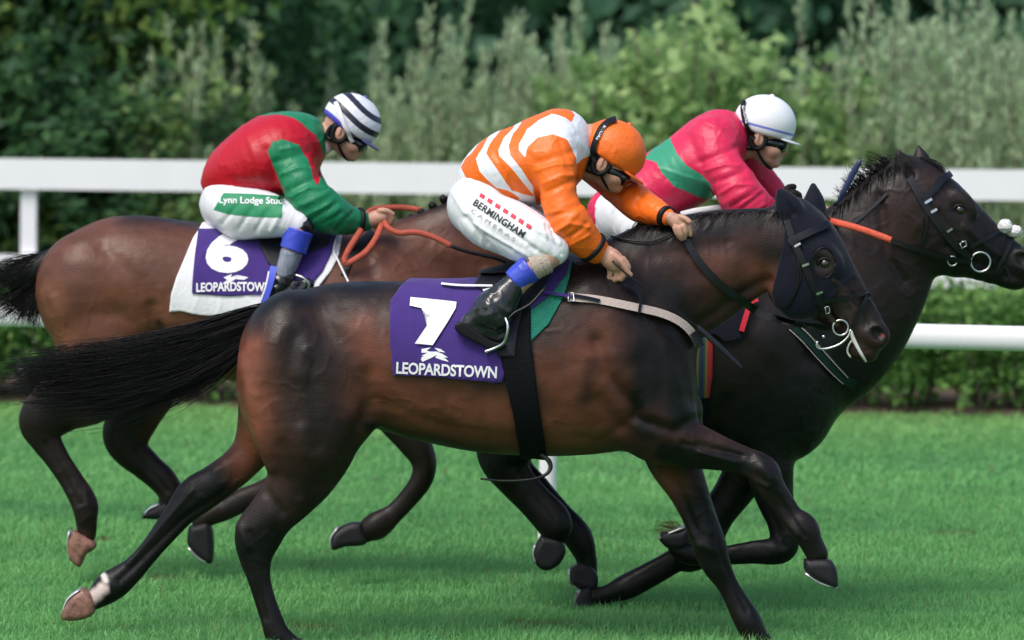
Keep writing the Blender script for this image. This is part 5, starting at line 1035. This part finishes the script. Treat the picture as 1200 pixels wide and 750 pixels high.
for nm, ytop, ybot in (('top_board', 185.5, 221.5), ('lower_board', 298, 324)):
    for k in range(4):
        xa, xb = -900 + 750*k + (2 if k else 0), -900 + 750*(k+1); sl = 13.5/1175
        if nm == 'lower_board': ex = 8
        p = [BP(xa, ytop + xa*sl), BP(xb, ytop + xb*sl), BP(xb, ybot + xb*sl), BP(xa, ybot + xa*sl)]
        mb = MB(); mb.add([q + [0, -.02, 0] for q in p] + [q + [0, .02, 0] for q in p], [(0,3,2,1),(4,5,6,7),(0,1,5,4),(1,2,6,5),(2,3,7,6),(3,0,4,7)]); mb.build(nm, M['white_paint'], t, smooth=False)
for px in (-567, 33, 633, 1233, 1833):
    q = BP(px, 190 + px*.0115); mb = MB(); mb.box((q[0], yb_ + .075, q[2]/2 - .15), (.108, .10, q[2] + .3)); mb.build('post', M['white_paint'], t, smooth=False)

# --- leaves: thousands of small bent leaf faces on stems; each plant is its own thing
def leafmesh(pos, dirs, ln, wd, cols, R, droop=.2):
    n = len(pos); d = dirs / (np.linalg.norm(dirs, axis=1)[:, None] + 1e-9); s_ = np.cross(d, R.normal(0, 1, (n, 3))); s_ /= np.linalg.norm(s_, axis=1)[:, None] + 1e-9
    ln = ln * R.uniform(.6, 1.3, n)[:, None]; wd = wd * R.uniform(.7, 1.2, n)[:, None]; dr = np.array([0, 0, -1.0]) * ln * droop
    V = np.stack([pos, pos + d*ln*.5 + s_*wd*.5 + dr*.2, pos + d*ln + dr, pos + d*ln*.5 - s_*wd*.5 + dr*.2], 1).reshape(-1, 3); k = np.arange(n)[:, None]*4
    return V, np.concatenate([k + [0, 1, 2, 3]]), np.repeat(cols, 4, 0)
def leafmat(name, r=.5, tr=.5):
    m = mat(name, vcol='coat', rough=r, spec=.3); t, N, L = nodes(m); b = N['Principled BSDF']; q = N.new('ShaderNodeBsdfTranslucent'); x = N.new('ShaderNodeMixShader'); x.inputs[0].default_value = tr
    a = N.new('ShaderNodeAttribute'); a.attribute_name = 'coat'; L.new(a.outputs['Color'], q.inputs[0]); L.new(b.outputs[0], x.inputs[1]); L.new(q.outputs[0], x.inputs[2]); L.new(x.outputs[0], N['Material Output'].inputs[0]); return m
M['leaf'] = leafmat('leaf'); M['bark'] = mat('grey_bark', (.16, .14, .11), rough=.9, vary=.3, bump=.5, bscale=40, stretch=(1, 1, .3))
def pick(R, n, a, b, sd=.2):
    t = np.clip(R.random((n, 1)) + R.normal(0, sd, (n, 1)), 0, 1); return np.array(a) * (1 - t) + np.array(b) * t
def copytree(o, loc, rz, sc, label):
    def cp(x, par):
        c = x.copy(); COL.objects.link(c)
        if par: c.parent = par
        for ch in x.children: cp(ch, c)
        return c
    c = cp(o, None); c.location = loc; c.rotation_euler = (0, 0, rz); c.scale = (sc[0], sc[0], sc[1]); c['label'] = label; return c
def plant(kind, name, cat, group, seed):
    R = np.random.default_rng(seed); st = MB(); P_, D_, C_ = [], [], []; ln, wd, dr = .06, .035, .2
    if kind == 'hedge':                          # low clipped hedge plant, 0.8 m
        for k in range(7):
            a = np.array([R.normal(0, .05), R.normal(0, .06), 0]); b = np.array([R.normal(0, .20), R.uniform(-.35, .45), R.uniform(.4, .72)]); st.tube([a, a*.6 + b*.4 + [0, 0, .05], b], [.016, .012, .006], n=5, n2=3)
        n = 1500; z = .20 + .66 * R.random(n)**.75; p = np.stack([R.normal(0, .21, n), R.uniform(-.48, .5, n), z], 1); cl = R.uniform([-.32, -.5, .16], [.32, .5, .84], (26, 3)); cl[:, 2] = np.maximum(cl[:, 2], .22); i_ = R.integers(0, 26, n); p = np.where((R.random(n) < .75)[:, None], cl[i_] + R.normal(0, .065, (n, 3)), p); p[:, 2] = np.clip(p[:, 2], .06, .88)
        P_.append(p); D_.append(R.normal(0, 1, (n, 3)) + [0, -.5, .1]); base = pick(R, n, (.07, .18, .05), (.28, .48, .13)); C_.append(base); ln, wd = .066, .05
    elif kind == 'willow':                       # upright wands with narrow pale leaves
        for k in range(19):
            h = R.uniform(1.1, 2.4); a = np.array([R.normal(0, .16), R.normal(0, .14), 0]); b = np.array([a[0] + R.normal(0, .20), a[1] + np.clip(R.normal(0, .15), -.3, .3), h]); c = (a + b)/2 + [R.normal(0, .06), 0, 0]
            pts = crom([a, c, b], 10); st.tube(pts[::3] if len(pts) % 3 == 1 else pts, .007, n=4)
            n = 230; t = R.random(n)**.75; p = np.stack([np.interp(t, np.linspace(0, 1, len(pts)), pts[:, q]) for q in range(3)], 1); an = R.uniform(0, 6.28, n); d = np.stack([np.cos(an)*.5, np.sin(an)*.5, R.uniform(.5, 1.5, n)], 1)
            p = p + R.normal(0, .010, (n, 3)); P_.append(p); D_.append(d); sh = R.uniform(0, .35); C_.append(pick(R, n, (.30 + .2*sh, .44 + .2*sh, .24 + .1*sh), (.60 + .2*sh, .74 + .15*sh, .46 + .2*sh)))
        ln, wd, dr = .078, .022, .10
    elif kind == 'leafy':                        # broad bright leaves on arching shoots
        for k in range(16):
            h = R.uniform(1.2, 2.5); a = np.array([R.normal(0, .10), R.normal(0, .18), 0]); b = np.array([a[0] + R.normal(0, .42), a[1] + R.normal(0, .35), h]); c = (a + b)/2 + [R.normal(0, .1), 0, .15]; pts = crom([a, c, b], 10); st.tube(pts, .009, n=4)
            n = 120; t = R.random(n)**.6; p = np.stack([np.interp(t, np.linspace(0, 1, len(pts)), pts[:, q]) for q in range(3)], 1) + R.normal(0, .06, (n, 3)); d = R.normal(0, 1, (n, 3)) + [0, -.3, .5]; P_.append(p); D_.append(d); C_.append(pick(R, n, (.20, .37, .13), (.48, .64, .27)))
        ln, wd, dr = .13, .085, .3
    elif kind in ('tree', 'darktree'):
        H_ = 6.5 if kind == 'darktree' else 4.6; st.tube([(0, 0, 0), (.06, 0, 1.2), (-.04, .05, H_*.55), (.05, 0, H_*.85)], [.12, .10, .07, .03], n=8, n2=3)
        nl = 22 if kind == 'darktree' else 26
        for k in range(nl):
            z0 = R.uniform(.2, .8)*H_; an = R.uniform(0, 6.28); r_ = R.uniform(.5, 1.25) * (1.5 if kind == 'darktree' else 1.0); b = np.array([math.cos(an)*r_, math.sin(an)*r_*.8, z0 + R.uniform(.1, .8)]); st.tube([(0, 0, z0), (b*.5 + [0, 0, z0*.5 + .1]), b], [.035, .02, .008], n=4, n2=2)
            n = 230 if kind == 'tree' else 200; p = b + R.normal(0, (.23 if kind == 'tree' else .42), (n, 3)); P_.append(p); D_.append(R.normal(0, 1, (n, 3)) + [0, -.2, -.1])
            if kind == 'tree': lt = R.random() < .24; C_.append(pick(R, n, (.045, .12, .055), (.11, .24, .09)) if not lt else pick(R, n, (.12, .24, .05), (.32, .45, .13)))
            else: C_.append(pick(R, n, (.08, .19, .12), (.16, .32, .19)))
        if kind == 'tree':
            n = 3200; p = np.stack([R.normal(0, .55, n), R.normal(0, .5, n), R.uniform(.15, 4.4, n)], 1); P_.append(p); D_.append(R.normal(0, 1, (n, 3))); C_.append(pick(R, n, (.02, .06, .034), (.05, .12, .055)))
        ln, wd, dr = (.13, .09, .3) if kind == 'tree' else (.26, .2, .3)
    V, F_, C = leafmesh(np.concatenate(P_), np.concatenate(D_), ln, wd, np.concatenate(C_), R, dr)
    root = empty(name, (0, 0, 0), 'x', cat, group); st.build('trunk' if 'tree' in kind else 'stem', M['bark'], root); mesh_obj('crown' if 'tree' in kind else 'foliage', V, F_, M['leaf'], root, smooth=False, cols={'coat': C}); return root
def setout(protos, spots, labf):
    used = set()
    for i_, (x, y, sc) in enumerate(spots):
        k = random.randrange(len(protos)); rz = random.uniform(0, 6.28)
        if k not in used:
            o = protos[k]; used.add(k); o.location = (x, y, 0); o.rotation_euler = (0, 0, rz); o.scale = (sc[0], sc[0], sc[1]); o['label'] = labf(i_)
        else: copytree(protos[k], (x, y, 0), rz, sc, labf(i_))
    for k, o in enumerate(protos):
        if k not in used:
            for c in list(o.children): bpy.data.objects.remove(c)
            bpy.data.objects.remove(o)
U = random.uniform
ONES = 'zeroth first second third fourth fifth sixth seventh eighth ninth tenth eleventh twelfth thirteenth fourteenth fifteenth sixteenth seventeenth eighteenth nineteenth'.split()
def ordw(n):
    if n < 20: return ONES[n]
    t = ['twenty', 'thirty', 'forty', 'fifty'][n // 10 - 2]; return {'twenty': 'twentieth', 'thirty': 'thirtieth', 'forty': 'fortieth', 'fifty': 'fiftieth'}[t] if n % 10 == 0 else t + '-' + ONES[n % 10]
LABELLED = []
def order(group, rows, text):                    # names each plant of a group by its row and its place from the left of the view
    obs = [o for o in SC.objects if o.get('group') == group and o.parent is None]
    rows_ = [[o for o in obs if a <= o.location.y < b] for a, b, _ in rows]
    for (a, b, nm), r in zip(rows, rows_):
        r.sort(key=lambda o: o.location.x); k = 0; out = {True: 0, False: 0}
        for o in r:
            px = PIX(np.array([[*o.location[:2], 1.0]]))[0][0]
            if 0 <= px <= 1200: k += 1; o['label'] = text.format(n=ordw(k), row=nm)
            else: out[px < 0] += 1; o['label'] = text.format(n=ordw(out[px < 0]), row=nm).replace('from the left', 'beyond the left edge' if px < 0 else 'beyond the right edge')
hp_ = [plant('hedge', 'hedge_plant', 'hedge', 'low hedge plants in front of the board fence', 20 + i) for i in range(6)]
def setout_flat(protos, spots, lab):             # hedge: keep the front to the course, small turns only
    for i_, (x, y, s_) in enumerate(spots):
        k = i_ % len(protos); rz = random.choice([0, math.pi]) + U(-.2, .2)
        if i_ < len(protos): o = protos[k]; o.location = (x, y, 0); o.rotation_euler = (0, 0, rz); o.scale = (s_[0], 1, s_[1]); o['label'] = lab
        else: c = copytree(protos[k], (x, y, 0), rz, (s_[0], s_[1]), lab)
setout_flat(hp_, [(-7.4 + .36*i + U(-.05, .05), 11.95 + U(-.08, .08), (U(.95, 1.25), U(.88, 1.10))) for i in range(42)], 'dense green hedge plant in the low hedge below the white board fence')
wl = [plant('willow', 'willow_shrub', 'shrub', 'tall pale willow shrubs behind the fence', 40 + i) for i in range(5)]
sp = []
for px in range(225, 1290, 37):
    for row in range(2):
        if 715 < px < 935 and row < 1: continue
        x = P(px + U(-14, 14) + 22*row, 100, 16.0)[0]; top = .98 + .10*math.sin(px*.013) + (.10 if px > 980 else 0); sp.append((x, 15.3 + row*1.5 + U(-.2, .2), (U(1.05, 1.3), U(.84, 1.16) * top)))
for px in (-420, -330, -260, 1330, 1400, 1480, 1560, 1640): sp.append((P(px, 100, 16)[0], 16 + U(-.4, .4), (1.1, U(.9, 1.1))))
setout(wl, sp, lambda i_: 'tall shrub of upright pale grey green wands behind the white board fence')
lf = [plant('leafy', 'leafy_shrub', 'shrub', 'bright green broadleaf shrubs behind the fence', 60 + i) for i in range(4)]
setout(lf, [(P(px, 100, 15)[0], 15.1 + U(-.2, .5), (U(.95, 1.1), s_)) for px, s_ in ((700, .95), (735, 1.05), (770, 1.0), (808, 1.1), (845, 1.16), (880, 1.22), (915, 1.05), (950, .86), (985, .7), (660, .75), (520, .62), (1050, .5), (1160, .5), (215, .9), (300, .6), (-120, 1.0), (1500, 1))], lambda i_: 'bright green broadleaf shrub among the pale wands behind the fence')
tr3 = [plant('tree', 'young_tree', 'tree', 'dark young trees at the left end of the fence', 80 + i) for i in range(3)]
setout(tr3, [(P(px, 100, y)[0], y, (1, s_)) for px, y, s_ in ((20, 16.0, 1.0), (105, 16.4, .95), (175, 17.2, .9), (60, 17.6, 1.1), (-60, 16.2, 1.05), (240, 18.4, .85), (-180, 17, 1), (130, 15.8, .5))], lambda i_: 'dark green young tree with yellowish leaf clumps at the left end behind the fence')
dt = [plant('darktree', 'wood_tree', 'tree', 'dark trees of the wood far behind', 90 + i) for i in range(4)]
setout(dt, [(x + U(-.8, .8), y + U(-1, 1), (U(1.1, 1.5), U(.9, 1.25))) for y, st_ in ((30, 2.1), (36, 2.3), (43, 2.6)) for x in np.arange(-13 - y*.05, 13 + y*.05, st_)], lambda i_: 'very dark green tree of the shaded wood far behind the shrubs')

order('low hedge plants in front of the board fence', [(-99, 99, '')], 'leafy green hedge plant, {n} from the left in the low hedge')
order('tall pale willow shrubs behind the fence', [(-99, 15.9, 'front'), (15.9, 99, 'back')], 'pale wand shrub, {n} from the left in the {row} row')
order('bright green broadleaf shrubs behind the fence', [(-99, 99, '')], 'bright green broadleaf shrub, {n} from the left among the pale wands')
order('dark young trees at the left end of the fence', [(-99, 99, '')], 'dark young tree with yellowish leaf clumps, {n} from the left behind the fence')
order('dark trees of the wood far behind', [(-99, 33, 'nearest'), (33, 39.5, 'middle'), (39.5, 99, 'farthest')], 'dark blurred wood tree, {n} from the left in the {row} row of the wood')
